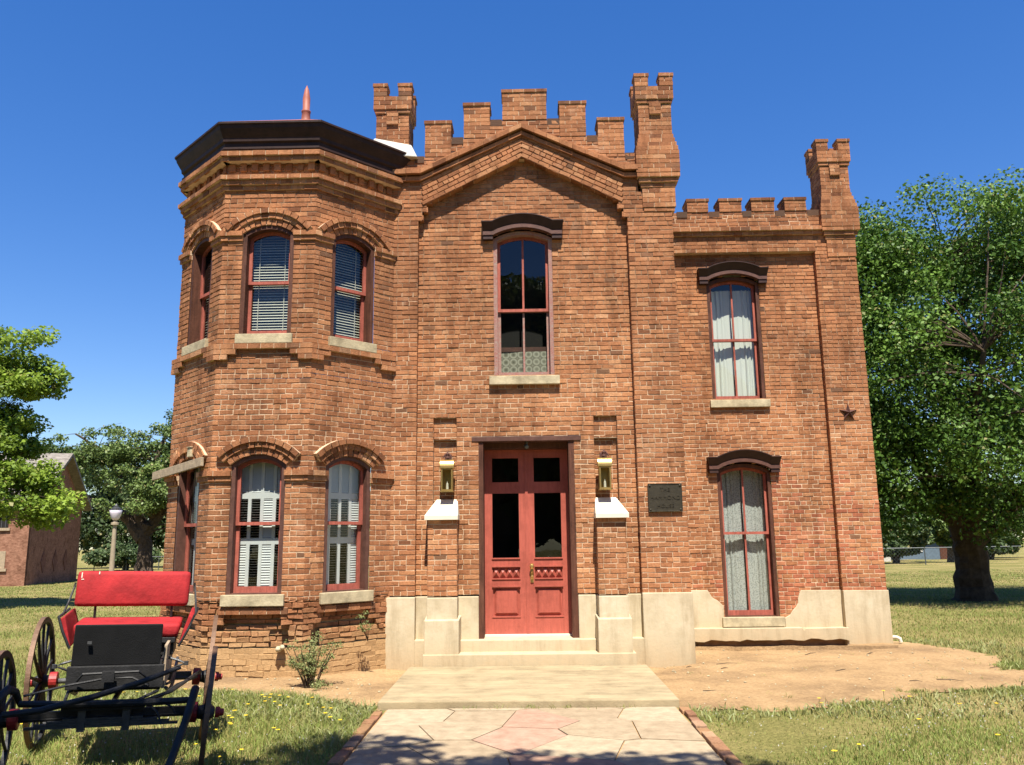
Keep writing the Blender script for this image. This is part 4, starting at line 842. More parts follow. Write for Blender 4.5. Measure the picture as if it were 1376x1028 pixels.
def dirt_mat():
    m, n, l, b = newmat('sandy_dirt'); tc = n.new('ShaderNodeTexCoord')
    a = nd(n, 'ShaderNodeTexNoise', Scale=.9, Detail=8., Roughness=.65); l.new(tc.outputs['Object'], a.inputs['Vector'])
    ra = ramp(n, [(.36, (.25, .165, .09)), (.5, (.36, .24, .125)), (.64, (.42, .285, .15))]); l.new(a.outputs[0], ra.inputs[0])
    f = nd(n, 'ShaderNodeTexNoise', Scale=26., Detail=8., Roughness=.75); l.new(tc.outputs['Object'], f.inputs['Vector'])
    rf_ = ramp(n, [(.32, (.62, .6, .58)), (.68, (1.18, 1.16, 1.12))]); l.new(f.outputs[0], rf_.inputs[0])
    c = mixc(n, l, .8, ra.outputs[0], rf_.outputs[0], 'MULTIPLY'); l.new(c, b.inputs['Base Color']); b.inputs['Roughness'].default_value = 1; b.inputs['Specular IOR Level'].default_value = .05
    bp = nd(n, 'ShaderNodeBump', Strength=.9, Distance=.03); l.new(f.outputs[0], bp.inputs['Height']); l.new(bp.outputs[0], b.inputs['Normal']); return m
M['dirt'] = dirt_mat()
lin = lambda a, b, s: np.arange(a, b + s * .5, s)
gxs = np.r_[-300, -220, -150, -100, -70, lin(-50, -9, 2.), lin(-8, 8, .25), lin(9, 50, 2.), 70, 100, 150, 220, 300]; gys = np.r_[-60, -30, -15, -8, lin(-4, 16, .25), lin(17, 60, 1.5), 75, 90, 120, 160, 220, 300, 450]
sheet('ground', gxs, gys, lambda P: gz(P[:, 0], P[:, 1]), 'lawn')
def dz(P, poly):
    d = np.minimum(edge_dist(P, poly), .8) / .8; r = np.sin(P[:, 0] * 7.3 + 1.2 * np.sin(P[:, 1] * 5)) * np.sin(P[:, 1] * 8.1) * .011 + np.sin(P[:, 0] * 23 + 3 * np.sin(P[:, 1] * 17)) * np.sin(P[:, 1] * 29) * .004
    return np.maximum(gz(P[:, 0], P[:, 1]), -.01) + .004 + .035 * d + r
sheet('dirt', lin(1.4, 6.8, .06), lin(8.2, 14.2, .06), lambda P: dz(P, dirt_poly) - .05 * np.clip((P[:, 1] - 12.9) / .8, 0, 1) * (P[:, 0] < 5), 'dirt', lambda c: inside(c, dirt_poly))
sheet('dirt', lin(-5.7, -1.38, .06), lin(8.7, 12, .06), lambda P: dz(P, dirt_poly_l), 'dirt', lambda c: inside(c, dirt_poly_l))
mb = MB(); x0 = 2.25                                  # low sandy kerb in front of the wing
pp = [(2.2 + .17 * i, random.uniform(-.02, .02)) for i in range(20)]
for (a, ra_), (b, rb_) in zip(pp, pp[1:]): mb.hexa([(a, 13.2, -.1), (b, 13.2, -.1), (b, 13.2, .03), (a, 13.2, .03), (a, 12.75 + ra_, -.1), (b, 12.75 + rb_, -.1), (b, 12.78 + rb_, .085 + rb_ * .4), (a, 12.78 + ra_, .085 + ra_ * .4)])
tag(mb.build('sand_kerb', 'dirt'), kind='structure')

# landing slab and flagstone walk
mb = MB(); mb.box(-1.54, 1.53, 8.9, 11.245, -.15, .07); tag(mb.build('landing_pavement', 'slab', bevel=.012), kind='structure')
def flag_mat():
    m, n, l, b = newmat('flagstone'); at = n.new('ShaderNodeAttribute'); at.attribute_name = 'bc'; sp = n.new('ShaderNodeSeparateColor'); l.new(at.outputs['Color'], sp.inputs[0])
    rp = ramp(n, [(0, (.31, .24, .155)), (.6, (.375, .305, .205)), (.61, (.34, .21, .145)), (1, (.37, .24, .17))]); l.new(sp.outputs[0], rp.inputs[0]); tc = n.new('ShaderNodeTexCoord')
    f = nd(n, 'ShaderNodeTexNoise', Scale=7., Detail=8., Roughness=.7); l.new(tc.outputs['Object'], f.inputs['Vector']); rf_ = ramp(n, [(.33, (.66, .63, .6)), (.66, (1.08, 1.08, 1.08))]); l.new(f.outputs[0], rf_.inputs[0])
    c = mixc(n, l, .85, rp.outputs[0], rf_.outputs[0], 'MULTIPLY'); l.new(c, b.inputs['Base Color']); b.inputs['Roughness'].default_value = .9; b.inputs['Specular IOR Level'].default_value = .2
    bp = nd(n, 'ShaderNodeBump', Strength=.4, Distance=.01); l.new(f.outputs[0], bp.inputs['Height']); l.new(bp.outputs[0], b.inputs['Normal']); return m
M['flag'] = flag_mat()
def clip(poly, nx_, ny_, c):
    out = []
    for i in range(len(poly)):
        a, b = poly[i], poly[(i + 1) % len(poly)]; da, db = a[0] * nx_ + a[1] * ny_ - c, b[0] * nx_ + b[1] * ny_ - c
        if da <= 0: out.append(a)
        if da * db < 0: t = da / (da - db); out.append((a[0] + (b[0] - a[0]) * t, a[1] + (b[1] - a[1]) * t))
    return out
mb = MB(); rs = np.random.default_rng(12); seeds = []
pink = [(.05, 8.35), (-.1, 7.62), (.25, 6.6), (-.05, 5.6)]
seeds += pink
for y in np.arange(4.2, 9.3, .72):
    for x in (-1.15, -.55, .6, 1.15): seeds.append((x + rs.uniform(-.16, .16), y + rs.uniform(-.2, .2)))
mb.box(WALKX[0] - .02, WALKX[1] + .02, 3.5, 8.895, -.12, -.009, 1)
for i, (sx, sy) in enumerate(seeds):
    pl = [(WALKX[0], 3.6), (WALKX[1], 3.6), (WALKX[1], 8.88), (WALKX[0], 8.88)]; K = (.75 if i < 4 else 1.)
    for j, (tx, ty) in enumerate(seeds):
        if j == i or not pl: continue
        ax, ay = (tx - sx), (ty - sy) * 1.0; mx_, my_ = (sx + tx) / 2, (sy + ty) / 2; ln = math.hypot(ax, ay); pl = clip(pl, ax / ln, ay / ln, (mx_ * ax + my_ * ay) / ln - .0065)
    if len(pl) < 3: continue
    hh = .004 + rs.uniform(-.003, .004); mb.prism(Vector((0, 0, 0)), X, Y_, Z, pl, -.03, hh, 0, (rs.uniform(.66, 1) if i < 4 else rs.uniform(0, .58), 0, 0))
tag(mb.build('flagstone_path', ['flag', 'mortar_mud'], bevel=.004), kind='structure')
mb = MB()
for sx in (-1, 1):
    y = 3.6
    while y < 8.6:
        w_ = WALKX[0] - .115 if sx < 0 else WALKX[1] + .02; L_ = .2 * random.uniform(.9, 1.15); mb.box(w_ + random.uniform(-.012, .012), w_ + .095, y, y + L_ - .012, -.1, .025 + random.uniform(-.014, .012), 0, (random.random(), 0, random.uniform(0, .5))); y += L_
tag(mb.build('path_edging', 'brick_old', bevel=.008), kind='structure')

# ---- grass: blades, as one mass
def blades(name, P, h, w, lean, dry, seedn=0, mat_='grassblade'):
    r = np.random.default_rng(seedn); n = len(P); a = r.uniform(0, 2 * PI, n); la = r.uniform(0, 2 * PI, n); ln = h * r.uniform(.1, 1., n) * lean
    dx, dy = np.cos(a) * w / 2, np.sin(a) * w / 2; z = gz(P[:, 0], P[:, 1]); V = np.empty((n, 6, 3))
    for k, (f, s_) in enumerate(((0, 1), (.55, .75), (1, .12))):
        ox, oy = np.cos(la) * ln * f * f, np.sin(la) * ln * f * f
        V[:, 2 * k] = np.c_[P[:, 0] - dx * s_ + ox, P[:, 1] - dy * s_ + oy, z + h * f * (1 - .25 * lean * f)]; V[:, 2 * k + 1] = np.c_[P[:, 0] + dx * s_ + ox, P[:, 1] + dy * s_ + oy, z + h * f * (1 - .25 * lean * f)]
    b = np.arange(n) * 6; F = np.concatenate([np.c_[b, b + 1, b + 3, b + 2], np.c_[b + 2, b + 3, b + 5, b + 4]])
    c = np.c_[np.clip(r.normal(.5, .25, n), 0, 1), dry, np.zeros(n)]; o = soup(name, V.reshape(-1, 3), F, np.r_[c, c], mat_); return tag(o, None, None, None, 'stuff')
def patchy(P, s, ph=0): return .5 + .25 * (np.sin(P[:, 0] * s + ph + 1.3 * np.sin(P[:, 1] * s * .7)) + np.sin(P[:, 1] * s * 1.3 + ph * 2 + 1.7 * np.sin(P[:, 0] * s * .6)))
def free(P, pad=0.):
    x, y = P[:, 0], P[:, 1]; ok = ~((x > WALKX[0] - .1 - pad) & (x < WALKX[1] + .1 + pad) & (y < 9.0)) & ~((x > -1.56) & (x < 1.55) & (y > 8.88) & (y < 12))
    ok &= ~((x > -5) & (x < 2.3) & (y > 10.5) & (y < 19)) & ~((x > 2) & (x < 5.7) & (y > 13.4) & (y < 17))
    for q in (dirt_poly, dirt_poly_l):
        i = inside(P, q); ok &= ~(i & (edge_dist(P, q) > np.abs(RNG.normal(0, .05, len(P)))))
    return ok
def field(x0, x1, y0, y1, n): return np.c_[RNG.uniform(x0, x1, n), RNG.uniform(y0, y1, n)]
P1 = field(-8.6, -1.4, 5.0, 11.4, 150000); P1 = P1[free(P1)]; q = patchy(P1, 2.1); P1 = P1[RNG.random(len(P1)) < .5 + .5 * q]; q = patchy(P1, 2.1)
blades('lawn_grass', P1, RNG.uniform(.03, .085, len(P1)) * (.6 + .7 * q), .006, .9, np.clip(RNG.normal(.12, .28, len(P1)), 0, 1), 1)
P2 = field(1.4, 7.6, 5.2, 11.6, 135000); P2 = P2[free(P2)]; q = patchy(P2, 1.9, 2.); P2 = P2[RNG.random(len(P2)) < .08 + 1.1 * q ** 1.6]; q = patchy(P2, 1.9, 2.)
blades('lawn_grass', P2, RNG.uniform(.018, .05, len(P2)) * (.6 + .8 * q), .0065, .9, np.clip(RNG.normal(.32 - .3 * q, .3, len(P2)), 0, 1), 2)
yy = 9.5 + 40 * RNG.random(150000) ** 1.7; sd_ = RNG.random(len(yy)) < .5
xx = np.where(sd_, yy * RNG.uniform(.38, .84, len(yy)), -yy * RNG.uniform(.34, .86, len(yy))); P3 = np.c_[xx, yy]; P3 = P3[free(P3)]
q = patchy(P3, .55, 1.); dist = P3[:, 1]
blades('lawn_grass', P3, RNG.uniform(.03, .06, len(P3)) * (.7 + .6 * q), .007 * dist / 9, .8, np.clip(RNG.normal(.46 - .3 * q, .3, len(P3)), 0, 1), 3)
# broad leaved weeds along the path and edges
P4 = np.r_[field(-2.2, -1.55, 7.2, 9.3, 900), field(1.6, 6.4, 8.2, 9.9, 2600), field(-4.4, -1.6, 8.4, 9.9, 2200), field(5.6, 7.4, 9.8, 14, 1500)]; P4 = P4[free(P4, .02)]
blades('weeds', P4, RNG.uniform(.04, .11, len(P4)), .016, 1.2, RNG.uniform(0, .35, len(P4)), 4, 'leaf_bush')
P5 = field(-5.2, -1.6, 5.8, 9.6, 420); P5 = P5[free(P5)]; blades('seed_stalks', P5, RNG.uniform(.10, .2, len(P5)), .006, .5, RNG.uniform(.3, .9, len(P5)), 5)
P6 = np.concatenate([c_ + RNG.normal(0, .035, (int(RNG.integers(4, 22)), 2)) for c_ in np.r_[field(1.7, 6.2, 8.9, 12.6, 60), field(-4.6, -1.6, 9.3, 10.2, 14), field(-.75, .5, 8.86, 8.885, 9), field(.6, 1.4, 8.86, 8.885, 3)]])
P6 = P6[((P6[:, 1] < 8.9) & (P6[:, 0] < 1.4) & (P6[:, 0] > -1.4)) | (inside(P6, dirt_poly) | inside(P6, dirt_poly_l)) & ~((P6[:, 0] < 1.6) & (P6[:, 0] > -1.6) & (P6[:, 1] > 8.9))]
blades('dirt_grass_tufts', P6 , RNG.uniform(.03, .09, len(P6)), .006, 1.1, RNG.uniform(0, .5, len(P6)), 8)
# white clover heads and dry straw
mb = MB()
for P in (field(1.7, 6.8, 5.6, 9.2, 520), field(-5.6, -1.6, 5.6, 9.6, 420)):
    for (x, y) in P[free(P)]:
        z = float(gz(np.array([x]), np.array([y]))[0]) + random.uniform(.02, .07); r_ = random.uniform(.004, .009); a = random.uniform(0, PI)
        mb.add([(x - r_ * math.cos(a), y - r_ * math.sin(a), z), (x + r_ * math.cos(a), y + r_ * math.sin(a), z), (x, y, z + r_ * 1.5), (x + r_ * math.sin(a), y - r_ * math.cos(a), z + r_ * .5)], [(0, 1, 2), (0, 3, 2), (1, 3, 2)])
tag(mb.build('clover', 'shedwhite'), kind='stuff')
mb = MB()
for P, nfl in ((field(-4.6, -1.7, 7.6, 9.7, 46), 0), (field(2., 6, 6.6, 9, 16), 0), (field(-5, -1.6, 5.8, 8, 20), 0)):
    P = P[free(P)]
    for (x, y) in P:
        z = float(gz(np.array([x]), np.array([y]))[0]) + random.uniform(.05, .12); mb.tube([(x, y, z - .12), (x, y, z)], .0025, 4, 1)
        for k in range(8):
            a = k * PI / 4; r_ = random.uniform(.014, .022); mb.add([(x, y, z), (x + r_ * math.cos(a - .3), y + r_ * math.sin(a - .3), z + .006), (x + r_ * 1.15 * math.cos(a), y + r_ * 1.15 * math.sin(a), z + .004), (x + r_ * math.cos(a + .3), y + r_ * math.sin(a + .3), z + .006)], [(0, 1, 2, 3)])
tag(mb.build('dandelions', ['petal', 'leaf_bush']), kind='stuff')
# pebbles, crumbs and twigs on the dirt
mb = MB()
for P in (field(1.7, 6.3, 8.7, 13., 260), field(-5, -1.6, 9.2, 10.6, 160)):
    ok = inside(P, dirt_poly) | inside(P, dirt_poly_l)
    for (x, y) in P[ok]:
        r_ = random.choice([.005, .006, .008, .01, .012, .018]); z = float(dz(np.array([[x, y]]), dirt_poly if x > 0 else dirt_poly_l)[0]); pts = []
        for th in (.5, 1.3, 2.3):
            for k in range(6): rr = r_ * random.uniform(.7, 1.2); pts.append((x + rr * math.sin(th) * math.cos(k * PI / 3 + th), y + rr * math.sin(th) * math.sin(k * PI / 3 + th), z + rr * .7 * math.cos(th) + r_ * .3))
        mb.add(pts, [tuple(range(6))] + [(a + k, a + (k + 1) % 6, a + 6 + (k + 1) % 6, a + 6 + k) for a in (0, 6) for k in range(6)], 0)
for i in range(15):
    x, y = random.uniform(1.9, 6), random.uniform(9, 12.5)
    if not inside(np.array([[x, y]]), dirt_poly)[0]: continue
    z = float(dz(np.array([[x, y]]), dirt_poly)[0]); a = random.uniform(-.7, .7); L_ = random.uniform(.06, .3); mb.tube([(x, y, z + .004), (x + L_ * .5 * math.cos(a), y + L_ * .5 * math.sin(a), z + .014), (x + L_ * math.cos(a), y + L_ * math.sin(a), z + .006)], [.004, .005, .002], 5, 1)
tag(mb.build('pebbles_and_twigs', ['stone', 'bark']), kind='stuff')
# ================================================================ the carriage
BG = (-3.27, 6.92, 0.0)
bug = thing('carriage', BG, 'old black horse carriage with a red padded bench and tall spoked wheels', 'carriage', None, (0, .03, R(19.5)))
def bp_(mb, name, m_, parent=None, **kw): return mb.build(name, m_, parent or bug, (0, 0, 0), **kw)
def wheel(r, nsp):
    mb = MB(); n = 48
    ro, ri = [(r * math.cos(2 * PI * i / n), r * math.sin(2 * PI * i / n)) for i in range(n)], [((r - .034) * math.cos(2 * PI * i / n), (r - .034) * math.sin(2 * PI * i / n)) for i in range(n)]
    rt_ = [((r + .008) * math.cos(2 * PI * i / n), (r + .008) * math.sin(2 * PI * i / n)) for i in range(n)]
    O_ = Vector((0, 0, 0)); hub = MB(); hub.lathe((-.10, 0, 0), X, [(0, .03), (.01, .045), (.05, .05), (.08, .06), (.12, .06), (.13, .05), (.15, .035)], 16)
    w = bp_(hub, 'wheel', 'black', smooth=False)
    mb.ring(O_, Y_, Z, X, ro, ri, -.017, .017, closed=True); bp_(mb, 'rim', 'black', w)
    mb = MB(); mb.ring(O_, Y_, Z, X, rt_, ro, -.018, .018, closed=True); bp_(mb, 'tyre', 'tyre', w)
    sp0 = None
    for k in range(nsp):
        if sp0 is None:
            mb = MB(); mb.tube([(-.012, 0, .05), (-.008, 0, .1), (.0, 0, r * .6), (0, 0, r - .03)], [.016, .019, .0125, .012], 8); s_ = sp0 = bp_(mb, 'spoke', 'black', w)
        else: s_ = sp0.copy(); S.collection.objects.link(s_); s_.parent = w
        s_.rotation_euler = (2 * PI * k / nsp, 0, 0)
    mb = MB(); mb.lathe((-.135, 0, 0), X, [(0, .06), (.004, .072), (.06, .072), (.066, .055)], 18); bp_(mb, 'hub_band', 'hubred', w)
    mb = MB(); mb.lathe((.055, 0, 0), X, [(0, .04), (.03, .038), (.034, .028), (.06, .026), (.065, .006)], 16); bp_(mb, 'hub_cap', 'hubred', w)
    return w
def copy_wheel(w):
    c = w.copy(); S.collection.objects.link(c); c.parent = bug
    for ch in list(w.children): d = ch.copy(); S.collection.objects.link(d); d.parent = c
    return c
FY, RY, FR, RR = -.68, .66, .47, .53
wf = wheel(FR - .008, 14); wfl = copy_wheel(wf); wr = wheel(RR - .008, 14); wrl = copy_wheel(wr)
for w, x, y, r, s_ in ((wf, .67, FY, FR, 1), (wfl, -.71, FY, FR, -1), (wr, .645, RY, RR, 1), (wrl, -.70, RY, RR, -1)):
    w.location = (x, y, r); w.rotation_euler = (0, R(2.5) * (1 if s_ > 0 else 1), 0 if s_ > 0 else PI)
mb = MB(); mb.tube([(-.62, FY, FR), (.62, FY, FR)], .02, 10); mb.box(-.6, .6, FY - .02, FY + .02, FR + .01, FR + .05); bp_(mb, 'axle', 'black')
mb = MB(); mb.tube([(-.6, RY, RR), (-.45, RY, RR - .0), (.45, RY, RR), (.6, RY, RR)], .022, 10); mb.box(-.5, .5, RY - .02, RY + .02, RR + .015, RR + .05); bp_(mb, 'axle', 'iron')
# springs
mb = MB()
for i, L_ in enumerate((.50, .44, .36, .26)): mb.box(-L_ - .03, L_ - .03, FY - .065, FY - .025, FR - .06 + i * .017, FR - .045 + i * .017)
for x in (-.17, .12): mb.box(x - .025, x + .025, FY - .075, FY - .015, FR - .085, FR + .06)
bp_(mb, 'spring', 'iron')
for sx in (-1, 1):
    mb = MB(); mb.tube([(sx * .34, -.2, .58), (sx * .35, .15, .50), (sx * .36, .45, .52), (sx * .36, RY, .60), (sx * .36, .95, .66)], .014, 8); mb.tube([(sx * .34, -.15, .60), (sx * .35, .2, .56), (sx * .36, .5, .59)], .012, 8); bp_(mb, 'spring', 'iron')
# body: floor tub, dash, toe board
mb = MB(); mb.box(-.29, .29, -.40, .78, .60, .63)
for s_ in (-1, 1): mb.box(*sorted((s_ * .31, s_ * .29)), -.42, .80, .60, .82)
mb.box(-.288, .288, .76, .798, .632, .82); mb.box(-.34, .33, -.47, -.425, .625, .79); bp_(mb, 'body', 'black', bevel=.006)
mb = MB(); mb.hexa([(-.325, -.40, .785), (.295, -.40, .785), (.295, -.45, 1.09), (-.315, -.45, 1.09), (-.325, -.42, .785), (.295, -.42, .785), (.295, -.47, 1.09), (-.315, -.47, 1.09)]); bp_(mb, 'dashboard', 'blackleather', bevel=.012)
mb = MB(); mb.box(-.22, -.19, -.475, -.462, .95, .97); bp_(mb, 'stud', 'iron')
mb = MB(); mb.box(.312, .335, -.36, .5, .60, .92); bp_(mb, 'side_board', 'planksilver', bevel=.004)
# seat
mb = MB(); mb.box(-.36, .36, .02, .44, .80, .92); mb.hexa([(-.37, .46, .9), (.37, .46, .9), (.37, .46, .96), (-.37, .46, .96), (-.37, -.02, .9), (.37, -.02, .9), (.37, -.02, .945), (-.37, -.02, .945)]); bp_(mb, 'seat_box', 'black', bevel=.006)
mb = MB(); mb.hexa([(-.385, .44, .96), (.385, .44, .96), (.40, .44, 1.075), (-.40, .44, 1.075), (-.385, -.03, .947), (.385, -.03, .947), (.40, -.03, 1.05), (-.40, -.03, 1.05)]); seat = bp_(mb, 'seat', 'vinyl', bevel=.028, smooth=True)
for s_ in (-1, 1):
    mb = MB(); a = lambda x, y, z: (s_ * x, y, z)
    mb.hexa([a(.395, .47, .93), a(.42, .47, .93), a(.50, .47, 1.13), a(.465, .47, 1.15), a(.395, -.04, .88), a(.415, -.04, .88), a(.495, -.03, 1.10), a(.46, -.03, 1.12)]); bp_(mb, 'armrest', 'vinyl', seat, bevel=.012)
    mb = MB(); mb.tube([a(.40, -.055, .875), a(.46, -.055, 1.0), a(.502, -.045, 1.115), a(.508, .2, 1.12), a(.51, .47, 1.14)], .011, 6); bp_(mb, 'arm_trim', 'black', seat)
    mb = MB(); mb.tube([a(.505, .15, 1.12), a(.495, .27, 1.2), a(.475, .36, 1.32), a(.47, .37, 1.36)], .0085, 6); mb.tube([a(.30, .38, 1.0), a(.30, .37, 1.12), a(.30, .36, 1.2)], .011, 6); bp_(mb, 'back_iron', 'black')
mb = MB(); mb.hexa([(-.465, .43, 1.165), (.43, .43, 1.165), (.43, .47, 1.455), (-.465, .47, 1.455), (-.465, .33, 1.165), (.43, .33, 1.165), (.43, .375, 1.455), (-.465, .375, 1.455)]); br_ = bp_(mb, 'backrest', 'vinyl', bevel=.035, smooth=True)
q_ = lambda x, z: (x, .328 + .045 * (z - 1.165) / .29, z)
mb = MB()
for (x0, x1, z0, z1) in ((-.432, -.424, 1.40, 1.445), (-.43, -.41, 1.385, 1.392), (-.30, -.292, 1.43, 1.452)): mb.add([(x0, q_(0, z0)[1] - .002, z0), (x1, q_(0, z0)[1] - .002, z0), (x1, q_(0, z1)[1] - .002, z1), (x0, q_(0, z1)[1] - .002, z1)], [(0, 1, 2, 3)])
bp_(mb, 'scuff', 'cap', br_)
# front gear: bolster, reach pole, struts, fifth wheel rods
mb = MB(); mb.tube([(-.56, -.82, .60), (-.3, -.82, .585), (0, -.82, .58), (.3, -.82, .58), (.55, -.82, .585)], [.022, .026, .028, .026, .022], 10); mb.box(-.30, .24, -.80, -.70, .535, .555); bp_(mb, 'crossbar', 'black')
mb = MB(); mb.tube([(-.62, -.98, .56), (-.40, -.95, .575), (-.1, -.90, .64), (.2, -.84, .72), (.40, -.76, .785), (.46, -.74, .80)], [.022, .022, .021, .02, .017, .010], 10); bp_(mb, 'pole', 'black')
for s_, pts in ((1, [(.56, -.76, .56), (.575, -.80, .64), (.575, -.86, .665), (.565, -.92, .62), (.53, -1.02, .47), (.47, -1.16, .27), (.40, -1.34, .09), (.3, -1.6, .03), (.15, -2.1, .025)]), (-1, [(-.56, -.76, .58), (-.59, -.82, .68), (-.62, -.9, .71), (-.66, -1.0, .66), (-.72, -1.12, .5), (-.80, -1.3, .24), (-.88, -1.5, .06), (-1.0, -1.9, .025)])):
    mb = MB(); mb.tube(pts, [.018, .026, .03, .03, .028, .027, .026, .024] + [.02] * (len(pts) - 8), 10); bp_(mb, 'shaft', 'black', smooth=True)
mb = MB(); mb.tube([(0, FY, .53), (0, -.2, .55), (0, .4, .54), (0, RY, .54)], .02, 8); bp_(mb, 'reach', 'black')
mb = MB()
mb.tube([(-.26, -.50, .69), (-.22, -.54, .745), (.16, -.54, .755), (.22, -.50, .70)], .010, 6); mb.tube([(-.55, -.75, .64), (-.3, -.60, .68), (-.05, -.52, .71), (.12, -.53, .71), (.24, -.6, .66)], .009, 6); mb.box(-.09, -.005, -.55, -.51, .685, .76)
mb.tube([(.30, -.45, .60), (.02, FY, .50), (-.05, FY, .5)], .012, 6); mb.tube([(.22, -.70, .50), (.42, -.2, .60), (.55, .45, .56)], .010, 6); mb.tube([(.1, -.72, .53), (.4, -.5, .60), (.58, .3, .63)], .014, 6); mb.tube([(-.3, -.72, .56), (-.34, -.2, .62), (-.3, .4, .6)], .012, 6)
mb.tube([(.26, -.80, .57), (.33, -.86, .52), (.37, -.9, .44)], .008, 6); mb.tube([(.36, -.82, .58), (.43, -.84, .54), (.45, -.84, .50)], .008, 6)
bp_(mb, 'strut', 'black')
for s_ in (-1, 1):
    mb = MB(); mb.tube([(s_ * .32, -.10, .80), (s_ * .42, -.14, .775), (s_ * .47, -.15, .755), (s_ * .42, -.13, .735), (s_ * .32, -.08, .68)], .010, 6); mb.lathe((s_ * .475, -.15, .74), Z, [(0, .018), (.03, .018)], 8); bp_(mb, 'step_iron', 'iron')

# ================================================================ street lamp, old outbuilding, fences, far houses
def gz1(x, y): return float(gz(np.array([float(x)]), np.array([float(y)]))[0])
lx, ly = -20.65, 42.0; lz = gz1(lx, ly)
lp = thing('street_lamp', (lx, ly, lz), 'slender post lamp with a frosted urn globe on the lawn beside the outbuilding', 'street lamp'); og = lp.location
mb = MB(); mb.lathe((lx, ly, lz), Z, [(0, .17), (.3, .16), (.35, .13), (2.6, .10), (2.95, .09), (2.97, .19), (3.08, .19), (3.1, .1), (3.22, .1)], 14); mb.build('pole', 'lamppost', lp, og)
mb = MB(); mb.lathe((lx, ly, lz + 3.22), Z, [(0, .14), (.1, .2), (.3, .27), (.46, .3), (.5, .27)], 16); mb.build('globe', 'globe', lp, og, smooth=True)
mb = MB(); mb.lathe((lx, ly, lz + 3.72), Z, [(0, .31), (.03, .31), (.05, .2), (.1, .2), (.16, .08), (.2, .1), (.3, .02)], 14); mb.build('cap', 'iron', lp, og)

ob = thing('outbuilding', (-23, 46, 0), 'old pale brick outbuilding with a grey shingled gable roof left of the house', 'outbuilding'); og = ob.location
A0 = Vector((-25.1, 42.2, 0)); gd = Vector((-.26, .966, 0)); fd = Vector((-.966, -.26, 0)); GL, FL, EH, RH_ = 10.2, 14., 3.9, 6.6
gn = Vector((.966, .26, 0)); fn = Vector((.26, -.966, 0)); bz = -.8
mb = MB(); bw = lambda q: mb.prism(A0, gd, Z, gn, q, -.3, 0)
bw([(0, bz), (GL, bz), (GL, EH), (GL / 2, RH_), (0, EH)])
mb.obox(A0, fd, Z, fn, 0, FL, bz, EH, -.3, .004); mb.build('wall', 'old_wall' if 'old_wall' in M else 'brick_old', ob, og)
for k in (-1, 1):
    mb = MB(); c = A0 + gd * (GL / 2) + Z * (RH_ + .12); sl = Vector((gd.x * k * GL / 2, gd.y * k * GL / 2, EH - RH_)).normalized(); nn = sl.cross(fd).normalized()
    if nn.z < 0: nn = -nn
    ln = math.hypot(GL / 2, RH_ - EH) + .55; mb.obox(c, sl, fd, nn, 0, ln, -.5, FL + .5, -.1, .06); rfm = mb.build('roof', 'shingle', ob, og)
for z0, z1, mm in ((.5, 1.35, 'planksilver'), (2.5, 3.3, 'dark')):
    mb = MB(); mb.obox(A0, fd, Z, fn, .95, 2.1, z0, z1, .0, .03); w_ = mb.build('window', mm, ob, og)
    mb = MB(); mb.obox(A0, fd, Z, fn, .85, 2.2, z0 - .14, z0 - .004, .0, .09); mb.build('sill', 'planksilver', w_, og)
    if mm == 'dark':
        for k in range(6): mb = MB(); mb.obox(A0, fd, Z, fn, 1.05 + k * .18, 1.09 + k * .18, z0, z1, .032, .06); mb.build('bar', 'iron', w_, og)
for q in (2.9, 5.1, 7.3):
    mb = MB(); mb.prism(A0 + gd * q, gd, Z, gn, [(-.5, .75), (0, .15), (.5, .75), (0, 1.35)], .0, .03); mb.build('diamond_panel', 'brownbrick', ob, og)

def chain_fence(name, pts, label, h=1.25):
    a = pts[0]; f = thing(name, (*a, gz1(*a)), label, 'fence', 'chain link fences at the back of the lawn'); og = f.location
    mb = MB(); rail = MB(); posts = []
    for (x0, y0), (x1, y1) in zip(pts, pts[1:]):
        L_ = math.hypot(x1 - x0, y1 - y0); n = int(L_ / 3); z0, z1 = gz1(x0, y0), gz1(x1, y1)
        rail.tube([(x0, y0, z0 + h), (x1, y1, z1 + h)], .03, 5)
        for i in range(n + 1):
            t = i / n; p = (x0 + (x1 - x0) * t, y0 + (y1 - y0) * t, z0 + (z1 - z0) * t); m_ = MB(); m_.tube([p, (p[0], p[1], p[2] + h + .05)], .04, 6); m_.build('post', 'galv', f, og)
        nw = int(L_ / .28)
        for i in range(nw):
            for s_ in (-1, 1):
                t0 = i / nw; t1 = t0 + s_ * h / L_
                if not 0 <= t1 <= 1: continue
                q0 = Vector((x0 + (x1 - x0) * t0, y0 + (y1 - y0) * t0, z0 + (z1 - z0) * t0)); q1 = Vector((x0 + (x1 - x0) * t1, y0 + (y1 - y0) * t1, z0 + (z1 - z0) * t1 + h)); dd = Vector(((x1 - x0) / L_, (y1 - y0) / L_, 0)) * .006
                mb.add([q0 - dd, q0 + dd, q1 + dd, q1 - dd], [(0, 1, 2, 3)])
    rail.build('rail', 'galv', f, og); mb.build('mesh', 'galv', f, og)
chain_fence('chain_link_fence', [(26, 64), (37.5, 64)], 'chain link fence crossing the lawn behind the big shade tree')
chain_fence('chain_link_fence', [(-40, 78), (-22, 78)], 'chain link fence far back on the left, behind the street lamp')
fh = thing('far_house', (37, 88, -1), 'low blue grey house seen under the big shade tree beyond the fence', 'house'); og = fh.location; hz = -1.2
mb = MB(); mb.box(37.5, 46.5, 86, 94, hz, hz + 2.5); mb.build('wall', 'bluewall', fh, og)
